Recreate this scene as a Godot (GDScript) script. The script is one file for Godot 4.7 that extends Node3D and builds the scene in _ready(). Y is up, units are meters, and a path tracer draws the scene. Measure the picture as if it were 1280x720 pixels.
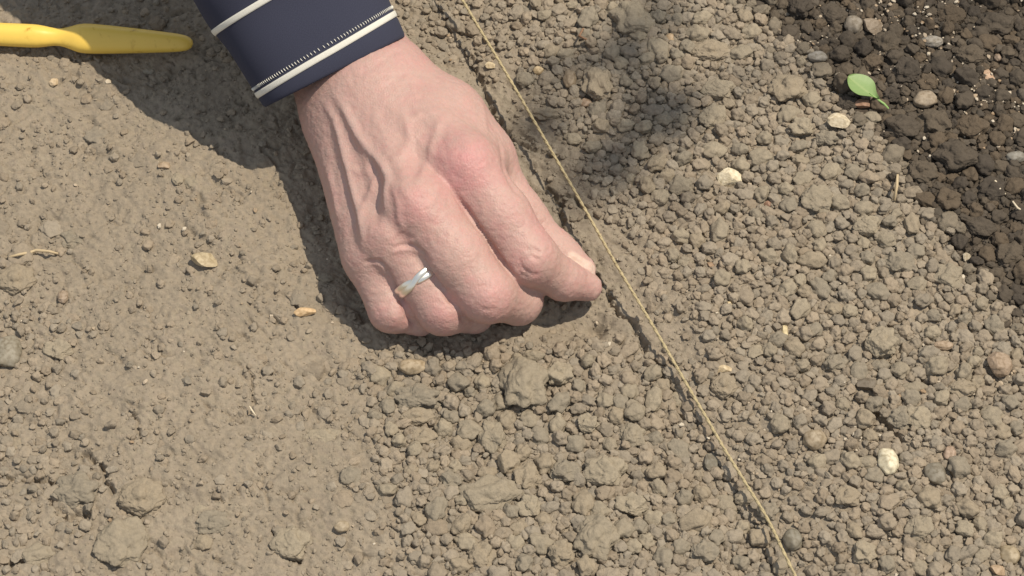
extends Node3D
# A hand sowing into a dry seed bed beside a string line. Metres, y up.
# Drawing board: photograph pixels (1280 x 720) plus a height in centimetres give a point in the place.

const PITCH := 55.0
const DIST := 1.0
const FOCAL := 3100.0
var cam_pos: Vector3
var cam_f: Vector3
var cam_u: Vector3
var rng := RandomNumberGenerator.new()
var M := {}
var taken := {}

func numbered(called: String) -> String:
	if not taken.has(called):
		taken[called] = 0
		return called
	taken[called] += 1
	return "%s_%03d" % [called, taken[called]]

func at(px: float, py: float, h: float) -> Vector3:      # pixel and height (cm) to a point
	var d := cam_f + Vector3(1, 0, 0) * ((px - 640.0) / FOCAL) + cam_u * ((360.0 - py) / FOCAL)
	var t := (h * 0.01 - cam_pos.y) / d.y
	return cam_pos + d * t

func plan(x: float, z: float) -> Vector2:                # a point on the bed to the drawing board
	var q := Vector3(x, 0, z) - cam_pos
	var k := FOCAL / q.dot(cam_f)
	return Vector2(640.0 + q.x * k, 360.0 - q.dot(cam_u) * k)

func tag(o: Node, label: String, category := "", group := "", kind := "") -> void:
	if label != "": o.set_meta("label", label)
	if category != "": o.set_meta("category", category)
	if group != "": o.set_meta("group", group)
	if kind != "": o.set_meta("kind", kind)

func obj(called: String, mesh: Mesh, mat: Material, parent: Node = null) -> MeshInstance3D:
	var o := MeshInstance3D.new()
	o.mesh = mesh
	if mat != null:
		o.material_override = mat
	if parent == null:
		o.name = numbered(called)
		add_child(o)
	else:
		o.name = called
		parent.add_child(o, true)
	return o

func base(called: String, where: Vector3) -> Node3D:
	var o := Node3D.new()
	o.name = numbered(called)
	add_child(o)
	o.position = where
	return o

func lin(r: float, g: float, b: float) -> Color:
	return Color(r, g, b).linear_to_srgb()

func noise(kind: int, freq: float, octaves: int, sd: int) -> FastNoiseLite:
	var n := FastNoiseLite.new()
	n.noise_type = kind
	n.frequency = freq
	n.seed = sd
	if octaves > 1:
		n.fractal_type = FastNoiseLite.FRACTAL_FBM
		n.fractal_octaves = octaves
	else:
		n.fractal_type = FastNoiseLite.FRACTAL_NONE
	return n

func noise_tex(n: FastNoiseLite, size: int, ramp: Gradient = null, as_normal := false, strength := 4.0) -> ImageTexture:
	var im := n.get_seamless_image(size, size, false, false, 0.12)
	if as_normal:
		im.convert(Image.FORMAT_RGBA8)
		im.bump_map_to_normal_map(strength)
	elif ramp != null:
		im.convert(Image.FORMAT_L8)
		var data := im.get_data()
		var table := []
		for i in 256:
			var c := ramp.sample(i / 255.0)
			table.append([c.r8, c.g8, c.b8])
		var out := PackedByteArray()
		out.resize(data.size() * 3)
		for i in data.size():
			var c: Array = table[data[i]]
			out[i * 3] = c[0]; out[i * 3 + 1] = c[1]; out[i * 3 + 2] = c[2]
		im = Image.create_from_data(size, size, false, Image.FORMAT_RGB8, out)
	return ImageTexture.create_from_image(im)

func ramp2(a: Color, b: Color, c: Color) -> Gradient:
	var g := Gradient.new()
	g.offsets = PackedFloat32Array([0.15, 0.5, 0.85])
	g.colors = PackedColorArray([a, b, c])
	return g

# ------------------------------------------------------------------ materials
func make_materials() -> void:
	var grain := noise(FastNoiseLite.TYPE_SIMPLEX_SMOOTH, 0.028, 5, 11)
	grain.fractal_gain = 0.72
	var grain_n := noise(FastNoiseLite.TYPE_SIMPLEX_SMOOTH, 0.03, 5, 12)
	grain_n.fractal_gain = 0.75
	var soil_normal := noise_tex(grain_n, 1024, null, true, 7.0)
	var dry_tex := noise_tex(grain, 1024, ramp2(lin(0.70, 0.70, 0.70), lin(0.86, 0.855, 0.85), lin(1.0, 0.99, 0.97)))
	var tones := [[0.304, 0.259, 0.193], [0.334, 0.284, 0.210], [0.272, 0.235, 0.180], [0.312, 0.259, 0.189]]
	for k in tones.size():
		M["dry%d" % k] = soil_mat(tones[k], dry_tex, soil_normal)
	var damp_tones := [[0.100, 0.083, 0.065], [0.120, 0.098, 0.074], [0.082, 0.069, 0.056], [0.124, 0.097, 0.070]]
	for k in damp_tones.size():
		M["damp%d" % k] = soil_mat(damp_tones[k], dry_tex, soil_normal)
	M.mid0 = soil_mat([0.17, 0.144, 0.11], dry_tex, soil_normal)
	M.mid1 = soil_mat([0.215, 0.182, 0.138], dry_tex, soil_normal)
	M.dry_tint = soil_mat([1, 1, 1], dry_tex, soil_normal)
	M.dry_tint.vertex_color_use_as_albedo = true
	M.dry_ground = soil_mat([1, 1, 1], dry_tex, soil_normal)
	M.dry_ground.vertex_color_use_as_albedo = true
	M.damp_ground = soil_mat([0.088, 0.072, 0.056], dry_tex, soil_normal)

	var st := noise(FastNoiseLite.TYPE_SIMPLEX_SMOOTH, 0.012, 4, 31)
	M.stone_tex = noise_tex(st, 512, ramp2(lin(0.55, 0.5, 0.42), lin(0.86, 0.84, 0.8), lin(1, 1, 1)))
	var stn := noise(FastNoiseLite.TYPE_SIMPLEX_SMOOTH, 0.02, 4, 32)
	M.stone_normal = noise_tex(stn, 512, null, true, 4.0)

	# skin
	var pores := noise(FastNoiseLite.TYPE_CELLULAR, 0.055, 1, 41)
	pores.cellular_return_type = FastNoiseLite.RETURN_DISTANCE2_SUB
	var lines := noise(FastNoiseLite.TYPE_SIMPLEX_SMOOTH, 0.05, 2, 42)
	lines.fractal_type = FastNoiseLite.FRACTAL_RIDGED
	var im_cells := pores.get_seamless_image(512, 512, false, false, 0.12)
	var im_lines := lines.get_seamless_image(512, 160, false, false, 0.12)
	im_cells.convert(Image.FORMAT_L8)
	im_lines.convert(Image.FORMAT_L8)
	im_lines.resize(512, 512, Image.INTERPOLATE_CUBIC)
	var da := im_cells.get_data()
	var db := im_lines.get_data()
	for i in da.size():
		var x := i % 512
		var y := i / 512
		var turned := db[x * 512 + y]
		da[i] = clampi(int(da[i] * 0.62 + (255 - db[i]) * 0.22 + (255 - turned) * 0.16), 0, 255)
	var skin_relief := Image.create_from_data(512, 512, false, Image.FORMAT_L8, da)
	skin_relief.convert(Image.FORMAT_RGBA8)
	skin_relief.bump_map_to_normal_map(5.0)
	var skin := StandardMaterial3D.new()
	skin.vertex_color_use_as_albedo = true
	skin.roughness = 0.56
	skin.metallic_specular = 0.45
	skin.subsurf_scatter_enabled = true
	skin.subsurf_scatter_strength = 0.06
	skin.normal_enabled = true
	skin.normal_texture = ImageTexture.create_from_image(skin_relief)
	skin.normal_scale = 0.75
	skin.uv1_triplanar = true
	skin.uv1_scale = Vector3.ONE * 32.0
	M.skin = skin

	# cloth: a fine knit
	var knit := Image.create(64, 64, false, Image.FORMAT_RGBA8)
	for y in 64:
		for x in 64:
			var v := 0.5 + 0.32 * sin(TAU * x / 8.0) * cos(TAU * (y / 8.0 + 0.25 * sin(TAU * x / 8.0))) + 0.1 * sin(TAU * y / 4.0)
			knit.set_pixel(x, y, Color(v, v, v))
	knit.bump_map_to_normal_map(2.0)
	var knit_tex := ImageTexture.create_from_image(knit)
	var lint := noise(FastNoiseLite.TYPE_SIMPLEX_SMOOTH, 0.02, 4, 51)
	var lint_tex := noise_tex(lint, 512, ramp2(lin(0.6, 0.6, 0.6), lin(0.85, 0.85, 0.85), lin(1, 1, 1)))
	for spec in [["navy", [0.048, 0.051, 0.078]], ["cotton_white", [0.74, 0.72, 0.64]]]:
		var m := StandardMaterial3D.new()
		m.albedo_color = lin(spec[1][0], spec[1][1], spec[1][2])
		m.albedo_texture = lint_tex
		m.roughness = 0.95
		m.metallic_specular = 0.2
		m.rim_enabled = true
		m.rim = 0.25
		m.rim_tint = 0.6
		m.normal_enabled = true
		m.normal_texture = knit_tex
		m.normal_scale = 0.5
		m.uv1_scale = Vector3(26, 26, 1)
		M[spec[0]] = m

	var silver := StandardMaterial3D.new()
	silver.albedo_color = lin(0.88, 0.85, 0.76)
	silver.metallic = 1.0
	silver.roughness = 0.34
	M.silver = silver

	var yel := noise(FastNoiseLite.TYPE_SIMPLEX_SMOOTH, 0.01, 5, 61)
	var yg := Gradient.new()
	yg.offsets = PackedFloat32Array([0.0, 0.1, 0.2, 1.0])
	yg.colors = PackedColorArray([lin(0.45, 0.36, 0.2), lin(0.75, 0.68, 0.5), lin(0.97, 0.97, 0.96), lin(1, 1, 1)])
	var plastic := StandardMaterial3D.new()
	plastic.albedo_color = lin(0.78, 0.53, 0.095)
	plastic.albedo_texture = noise_tex(yel, 512, yg)
	plastic.roughness = 0.42
	plastic.uv1_triplanar = true
	plastic.uv1_scale = Vector3.ONE * 22.0
	plastic.normal_enabled = true
	plastic.normal_texture = M.stone_normal
	plastic.normal_scale = 0.12
	M.plastic = plastic

	var fibre := noise(FastNoiseLite.TYPE_SIMPLEX_SMOOTH, 0.03, 4, 71)
	var tw := StandardMaterial3D.new()
	tw.albedo_color = lin(0.46, 0.375, 0.215)
	tw.albedo_texture = noise_tex(fibre, 256, ramp2(lin(0.6, 0.6, 0.58), lin(0.85, 0.85, 0.84), lin(1, 1, 1)))
	tw.uv1_triplanar = true
	tw.uv1_world_triplanar = true
	tw.uv1_scale = Vector3.ONE * 120.0
	tw.roughness = 0.85
	M.twine = tw

	var lf := StandardMaterial3D.new()
	lf.vertex_color_use_as_albedo = true
	lf.roughness = 0.55
	lf.backlight_enabled = true
	lf.backlight = Color(0.2, 0.3, 0.1)
	lf.normal_enabled = true
	lf.normal_texture = M.stone_normal
	lf.normal_scale = 0.3
	lf.uv1_triplanar = true
	lf.uv1_scale = Vector3.ONE * 90.0
	M.leaf = lf

	var bark := StandardMaterial3D.new()
	bark.albedo_color = lin(0.16, 0.12, 0.08)
	bark.albedo_texture = M.stone_tex
	bark.uv1_triplanar = true
	bark.uv1_scale = Vector3.ONE * 6.0
	bark.roughness = 0.9
	M.bark = bark

func soil_mat(c: Array, tex: Texture2D, nrm: Texture2D) -> StandardMaterial3D:
	var m := StandardMaterial3D.new()
	m.albedo_color = lin(c[0], c[1], c[2])
	m.albedo_texture = tex
	m.roughness = 0.97
	m.metallic_specular = 0.15
	m.normal_enabled = true
	m.normal_texture = nrm
	m.normal_scale = 0.8
	m.uv1_triplanar = true
	m.uv1_world_triplanar = true
	m.uv1_scale = Vector3.ONE * 13.0
	return m

func stone_mat(c: Array, rough := 0.75, scale := 70.0) -> StandardMaterial3D:
	var m := StandardMaterial3D.new()
	m.albedo_color = lin(c[0], c[1], c[2])
	m.albedo_texture = M.stone_tex
	m.roughness = rough
	m.normal_enabled = true
	m.normal_texture = M.stone_normal
	m.normal_scale = 0.5
	m.uv1_triplanar = true
	m.uv1_world_triplanar = true
	m.uv1_scale = Vector3.ONE * scale
	return m

# ------------------------------------------------------------------ the bed
var n_macro: FastNoiseLite
var n_mid: FastNoiseLite
var n_cell: FastNoiseLite
var n_cell2: FastNoiseLite
var n_fine: FastNoiseLite
var n_patch: FastNoiseLite
var n_plate: FastNoiseLite
var n_lump: FastNoiseLite
var cracks := []          # [points (mm, x and z), depth mm, half width mm]
var dips := []            # [x mm, z mm, radius mm, depth mm]

func string_side(p: Vector2) -> float:        # > 0 on the right of the string, in board pixels
	return ((p.x - 578.0) * 720.0 - p.y * 415.0) / 831.0

const DAMP_EDGE := [[880.0, -90.0], [930.0, -12.0], [952.0, 28.0], [1010.0, 74.0], [1032.0, 112.0], [1076.0, 148.0], [1112.0, 200.0], [1150.0, 256.0], [1200.0, 322.0], [1245.0, 366.0], [1280.0, 408.0], [1400.0, 510.0]]

func dampness(p: Vector2) -> float:           # > 0 inside the dark damp soil, board pixels
	var v := -90.0 + (p.x - 880.0) * 1.3
	for i in DAMP_EDGE.size() - 1:
		var a: Array = DAMP_EDGE[i]
		var b: Array = DAMP_EDGE[i + 1]
		if p.x >= a[0] and p.x < b[0]:
			v = lerpf(a[1], b[1], (p.x - a[0]) / (b[0] - a[0]))
	if p.x >= 1400.0:
		v = 500.0 + (p.x - 1400.0) * 0.9
	return v - p.y

func rubble(p: Vector2) -> float:             # how cloddy the surface is, 0 to 1
	var s := string_side(p)
	var r := smoothstep(-10.0, 70.0, s)
	r = maxf(r, 0.62 * smoothstep(-120.0, -20.0, s) * smoothstep(120.0, 20.0, p.y))
	r = maxf(r, smoothstep(400.0, 560.0, p.x - (p.y - 560.0) * 0.25) * smoothstep(400.0, 470.0, p.y))
	r = maxf(r, 0.34 * smoothstep(160.0, 20.0, p.x) * smoothstep(330.0, 400.0, p.y))
	r = maxf(r, 0.07 + 0.16 * smoothstep(0.1, 0.6, n_patch.get_noise_2d(p.x * 0.7 + 300.0, p.y * 0.9)))
	var near := smoothstep(-60.0, 0.0, s) * smoothstep(110.0, 50.0, s) * smoothstep(200.0, 320.0, p.y)
	r *= 1.0 - 0.45 * near
	return r

func bed(x: float, z: float) -> float:        # height of the bare bed, metres
	var mx := x * 1000.0
	var mz := z * 1000.0
	var p := plan(clampf(x, -1.5, 1.5), clampf(z, -1.2, 0.35))
	var r := rubble(p)
	var h := n_macro.get_noise_2d(mx, mz) * 3.0 + n_mid.get_noise_2d(mx, mz) * 1.6
	# crumb structure
	var wx := mx + n_mid.get_noise_2d(mz * 3.0, mx * 3.0) * 2.2
	var wz := mz + n_mid.get_noise_2d(mx * 3.0 + 90.0, mz * 3.0) * 2.2
	var c1 := n_cell.get_noise_2d(wx, wz)     # -1 in the middle of a cell
	var c2 := n_cell2.get_noise_2d(wx, wz)
	h += (-c1 - 0.5) * lerpf(0.5, 1.5, r) + (-c2 - 0.5) * lerpf(0.75, 0.8, r)
	h += n_fine.get_noise_2d(mx, mz) * lerpf(0.75, 0.8, r)
	# crust: low plates with fissures where the surface is smooth
	var smooth_ := 1.0 - smoothstep(0.2, 0.6, r)
	if smooth_ > 0.0:
		var fis := n_plate.get_noise_2d(wx + n_fine.get_noise_2d(mx * 0.4, mz * 0.4) * 2.5, wz) + 1.0
		var open_ := smoothstep(-0.05, 0.35, n_patch.get_noise_2d(mx * 1.6 + 500.0, mz * 1.6))
		h += smooth_ * (n_lump.get_noise_2d(mx, mz) * 1.1 - 1.5 * open_ * (1.0 - smoothstep(0.03, 0.13, fis)))
	# the shallow drill along the string
	var s := string_side(p) / 31.0 * 10.0
	h -= 2.4 * exp(-pow((s + 9.0) / 11.0, 2.0))
	h += 1.8 * smoothstep(5.0, 40.0, s)
	for d in dips:
		var e: float = Vector2(mx - d[0], mz - d[1]).length() / d[2]
		if e < 2.5:
			h -= d[3] * exp(-e * e)
	for c in cracks:
		var box: Rect2 = c[3]
		if not box.has_point(Vector2(mx, mz)):
			continue
		var q := Vector2(mx + n_fine.get_noise_2d(mx * 0.5, mz * 0.5) * 2.0, mz + n_fine.get_noise_2d(mz * 0.5 + 40.0, mx * 0.5) * 2.0)
		var best := 1e9
		var pts: PackedVector2Array = c[0]
		for i in pts.size() - 1:
			best = minf(best, q.distance_to(Geometry2D.get_closest_point_to_segment(q, pts[i], pts[i + 1])))
		h -= c[1] * (1.0 - smoothstep(c[2] * 0.45, c[2] * 1.5, best))
	return h * 0.001

func crack(px: Array, depth: float, half: float) -> void:
	var pts := PackedVector2Array()
	for a in px:
		var g := at(a[0], a[1], 0.0)
		pts.append(Vector2(g.x, g.z) * 1000.0)
	var box := Rect2(pts[0], Vector2.ZERO)
	for q in pts:
		box = box.expand(q)
	cracks.append([pts, depth, half, box.grow(half * 2.0 + 4.0)])

func dip(px: float, py: float, radius: float, depth: float) -> void:
	var g := at(px, py, 0.0)
	dips.append([g.x * 1000.0, g.z * 1000.0, radius, depth])

func axis_steps(lo: float, hi: float, step: float, far: float) -> PackedFloat32Array:
	var mid := PackedFloat32Array()
	var x := lo
	while x <= hi:
		mid.append(x)
		x += step
	var d := step
	var left := []
	x = lo
	while x > -far:
		d *= 1.16
		x -= d
		left.append(x)
	left.reverse()
	var out := PackedFloat32Array(left)
	out.append_array(mid)
	d = step
	x = mid[mid.size() - 1]
	while x < far:
		d *= 1.16
		x += d
		out.append(x)
	return out

func make_ground() -> void:
	n_macro = noise(FastNoiseLite.TYPE_SIMPLEX_SMOOTH, 1.0 / 110.0, 1, 1)
	n_mid = noise(FastNoiseLite.TYPE_SIMPLEX_SMOOTH, 1.0 / 26.0, 2, 2)
	n_cell = noise(FastNoiseLite.TYPE_CELLULAR, 1.0 / 5.2, 1, 3)
	n_cell.cellular_jitter = 1.0
	n_cell2 = noise(FastNoiseLite.TYPE_CELLULAR, 1.0 / 2.6, 1, 4)
	n_fine = noise(FastNoiseLite.TYPE_SIMPLEX_SMOOTH, 1.0 / 3.2, 3, 5)
	n_patch = noise(FastNoiseLite.TYPE_SIMPLEX_SMOOTH, 1.0 / 45.0, 4, 6)
	n_plate = noise(FastNoiseLite.TYPE_CELLULAR, 1.0 / 13.0, 1, 7)
	n_plate.cellular_return_type = FastNoiseLite.RETURN_DISTANCE2_SUB
	n_lump = noise(FastNoiseLite.TYPE_SIMPLEX_SMOOTH, 1.0 / 9.0, 2, 8)
	# cracks in the crust of the left side and along the drill
	crack([[-5, 588], [25, 596], [48, 600], [72, 602], [80, 590]], 3.6, 0.8)
	crack([[105, 565], [122, 578], [132, 590], [134, 605], [142, 615]], 3.8, 0.9)
	crack([[70, 640], [85, 646], [100, 644], [112, 640]], 3.2, 0.7)
	crack([[0, 706], [20, 700], [38, 702]], 3.4, 0.8)
	crack([[165, 515], [172, 535], [176, 556]], 2.4, 0.6)
	crack([[310, 460], [316, 490], [314, 515]], 2.2, 0.6)
	crack([[345, 662], [356, 690], [372, 700]], 3.0, 0.8)
	crack([[0, 320], [25, 316], [40, 312]], 2.5, 0.7)
	crack([[60, 620], [75, 634]], 2.5, 0.6)
	crack([[588, 70], [604, 104], [618, 140], [642, 166], [668, 182]], 3.0, 0.8)
	crack([[684, 226], [700, 246], [703, 272], [712, 296], [726, 304], [742, 330], [752, 348]], 4.2, 1.0)
	crack([[700, 246], [716, 240], [730, 256]], 3.2, 0.8)
	crack([[762, 358], [772, 388], [790, 400], [806, 430], [822, 462], [840, 486], [856, 520]], 3.4, 0.9)
	crack([[1092, 520], [1120, 548], [1142, 590], [1152, 606]], 4.0, 1.2)
	crack([[1140, 470], [1170, 494], [1190, 520]], 3.4, 1.0)
	dip(746, 403, 5.0, 7.0)
	dip(708, 396, 9.0, 4.0)
	dip(676, 404, 7.0, 2.5)
	dip(20, 196, 16.0, 2.5)
	dip(560, 436, 14.0, 2.0)
	dip(800, 180, 20.0, 2.5)
	var step := 0.0008
	var xs := axis_steps(-0.245, 0.245, step, 30.0)
	var zs := axis_steps(-0.185, 0.165, step, 30.0)
	var nx := xs.size()
	var nz := zs.size()
	var hs := PackedFloat32Array()
	hs.resize(nx * nz)
	for j in nz:
		for i in nx:
			hs[j * nx + i] = bed(xs[i], zs[j])
	var tone := []
	for which in 2:
		var remap := PackedInt32Array()
		remap.resize(nx * nz)
		remap.fill(-1)
		var v := PackedVector3Array()
		var n := PackedVector3Array()
		var c := PackedColorArray()
		var idx := PackedInt32Array()
		for j in nz - 1:
			for i in nx - 1:
				var x := (xs[i] + xs[i + 1]) * 0.5
				var z := (zs[j] + zs[j + 1]) * 0.5
				var is_damp := 0
				if x > 0.05 and z < 0.1:
					var p := plan(minf(x, 1.5), maxf(z, -1.2))
					is_damp = 1 if dampness(p) + n_patch.get_noise_2d(x * 4000.0, z * 4000.0) * 22.0 > 0.0 else 0
				if is_damp != which:
					continue
				for k in 4:
					var ii := i + (k & 1)
					var jj := j + (k >> 1)
					var at_ := jj * nx + ii
					if remap[at_] < 0:
						remap[at_] = v.size()
						v.append(Vector3(xs[ii], hs[at_], zs[jj]))
						var i0 := maxi(ii - 1, 0)
						var i1 := mini(ii + 1, nx - 1)
						var j0 := maxi(jj - 1, 0)
						var j1 := mini(jj + 1, nz - 1)
						n.append(Vector3(-(hs[jj * nx + i1] - hs[jj * nx + i0]) / (xs[i1] - xs[i0]), 1.0, -(hs[j1 * nx + ii] - hs[j0 * nx + ii]) / (zs[j1] - zs[j0])).normalized())
						if which == 0:
							var t := 1.0 + 0.10 * n_patch.get_noise_2d(xs[ii] * 1000.0, zs[jj] * 1000.0)
							c.append(Color(0.302 * t, 0.254 * t, 0.194 * t))
				var a := remap[j * nx + i]
				var b := remap[j * nx + i + 1]
				var d := remap[(j + 1) * nx + i]
				var e := remap[(j + 1) * nx + i + 1]
				idx.append_array([a, b, e, a, e, d])
		var arr := []
		arr.resize(Mesh.ARRAY_MAX)
		arr[Mesh.ARRAY_VERTEX] = v
		arr[Mesh.ARRAY_NORMAL] = n
		if which == 0:
			arr[Mesh.ARRAY_COLOR] = c
		arr[Mesh.ARRAY_INDEX] = idx
		var mesh := ArrayMesh.new()
		mesh.add_surface_from_arrays(Mesh.PRIMITIVE_TRIANGLES, arr)
		var o := obj("dry_soil_ground" if which == 0 else "damp_soil_ground", mesh, M.dry_ground if which == 0 else M.damp_ground)
		tag(o, "", "", "", "structure")

# ------------------------------------------------------------------ lumps
func icosphere(sub: int) -> Array:
	var t := (1.0 + sqrt(5.0)) / 2.0
	var v := PackedVector3Array([Vector3(-1, t, 0), Vector3(1, t, 0), Vector3(-1, -t, 0), Vector3(1, -t, 0), Vector3(0, -1, t), Vector3(0, 1, t), Vector3(0, -1, -t), Vector3(0, 1, -t), Vector3(t, 0, -1), Vector3(t, 0, 1), Vector3(-t, 0, -1), Vector3(-t, 0, 1)])
	for i in v.size():
		v[i] = v[i].normalized()
	var f := PackedInt32Array([0, 11, 5, 0, 5, 1, 0, 1, 7, 0, 7, 10, 0, 10, 11, 1, 5, 9, 5, 11, 4, 11, 10, 2, 10, 7, 6, 7, 1, 8, 3, 9, 4, 3, 4, 2, 3, 2, 6, 3, 6, 8, 3, 8, 9, 4, 9, 5, 2, 4, 11, 6, 2, 10, 8, 6, 7, 9, 8, 1])
	for s in sub:
		var mid := {}
		var g := PackedInt32Array()
		for k in range(0, f.size(), 3):
			var m := [0, 0, 0]
			for e in 3:
				var a := f[k + e]
				var b := f[k + (e + 1) % 3]
				var key := mini(a, b) * 100000 + maxi(a, b)
				if not mid.has(key):
					mid[key] = v.size()
					v.append(((v[a] + v[b]) * 0.5).normalized())
				m[e] = mid[key]
			g.append_array([f[k], m[0], m[2], f[k + 1], m[1], m[0], f[k + 2], m[2], m[1], m[0], m[1], m[2]])
		f = g
	return [v, f]

func finish(v: PackedVector3Array, f: PackedInt32Array, colors = null) -> ArrayMesh:   # f counter-clockwise seen from outside
	var n := PackedVector3Array()
	n.resize(v.size())
	var g := PackedInt32Array()
	g.resize(f.size())
	for k in range(0, f.size(), 3):
		var a := f[k]
		var b := f[k + 1]
		var c := f[k + 2]
		var w := (v[b] - v[a]).cross(v[c] - v[a])
		n[a] += w; n[b] += w; n[c] += w
		g[k] = a; g[k + 1] = c; g[k + 2] = b
	for i in n.size():
		n[i] = n[i].normalized()
	var arr := []
	arr.resize(Mesh.ARRAY_MAX)
	arr[Mesh.ARRAY_VERTEX] = v
	arr[Mesh.ARRAY_NORMAL] = n
	if colors != null:
		arr[Mesh.ARRAY_COLOR] = colors
	arr[Mesh.ARRAY_INDEX] = g
	var m := ArrayMesh.new()
	m.add_surface_from_arrays(Mesh.PRIMITIVE_TRIANGLES, arr)
	return m

func lump(sub: int, sd: int, planes: int, bump: float, rough: float, cut := 0.72, stretch := 0.25, hard := 0.74) -> ArrayMesh:
	var r := RandomNumberGenerator.new()
	r.seed = sd * 7919 + 13
	var s := icosphere(sub)
	var v: PackedVector3Array = s[0]
	var n1 := noise(FastNoiseLite.TYPE_SIMPLEX_SMOOTH, 1.1, 1, sd)
	var n2 := noise(FastNoiseLite.TYPE_SIMPLEX_SMOOTH, 3.2, 3, sd + 50)
	n2.fractal_gain = 0.6
	var n3 := noise(FastNoiseLite.TYPE_CELLULAR, 1.5, 1, sd + 90)
	var cuts := []
	for k in planes:
		cuts.append([Vector3(r.randfn(), r.randfn(), r.randfn()).normalized(), r.randf_range(cut, 0.98)])
	var sc := Vector3(1.0 + r.randf_range(-stretch, stretch), 1.0 + r.randf_range(-stretch, stretch) * 0.5, 1.0 + r.randf_range(-stretch, stretch))
	for i in v.size():
		var p := v[i]
		var q := p * (1.0 + bump * n1.get_noise_3dv(p) + bump * 0.9 * (-n3.get_noise_3dv(p) - 0.5))
		for c in cuts:
			var over: float = q.dot(c[0]) - c[1]
			if over > 0.0:
				q -= c[0] * over * hard
		q += p * rough * n2.get_noise_3dv(p * 1.3)
		v[i] = q * sc
	return finish(v, s[1])

# ------------------------------------------------------------------ hand: a distance field of tapered bones, meshed as surface nets
var bones := []      # [a, b, ra, rb, group]
const GROUP_K := [0.011, 0.0035, 0.0035, 0.0035, 0.0035, 0.006]

func bone(g: int, a: Vector3, ra: float, b: Vector3, rb: float) -> void:
	bones.append([a, b, ra * 0.01, rb * 0.01, g])

func smin(a: float, b: float, k: float) -> float:
	var h := maxf(k - absf(a - b), 0.0) / k
	return minf(a, b) - h * h * k * 0.25

func field(p: Vector3, list: Array) -> float:
	var d0 := 1.0
	var d1 := 1.0
	var cur := -1
	var dg := 1.0
	for bn in list:
		var a: Vector3 = bn[0]
		var ba: Vector3 = bn[1] - a
		var pa := p - a
		var t := clampf(pa.dot(ba) / ba.length_squared(), 0.0, 1.0)
		var d: float = (pa - ba * t).length() - lerpf(bn[2], bn[3], t)
		var g: int = bn[4]
		if g != cur:
			if cur == 0: d0 = dg
			elif cur > 0: d1 = smin(d1, dg, 0.0016)
			cur = g
			dg = d
		else:
			dg = smin(dg, d, GROUP_K[g])
	if cur == 0: d0 = dg
	elif cur > 0: d1 = smin(d1, dg, 0.0016)
	return smin(d0, d1, 0.0062)

func on_skin(px: float, py: float) -> Vector3:          # where the sight line through a board pixel meets the hand
	var d := (cam_f + Vector3(1, 0, 0) * ((px - 640.0) / FOCAL) + cam_u * ((360.0 - py) / FOCAL)).normalized()
	var t := 0.85
	for k in 60:
		var q := field(cam_pos + d * t, bones)
		if q < 0.0002:
			break
		t += q * 0.8
	return cam_pos + d * t

var hand_joints := {}

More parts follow.
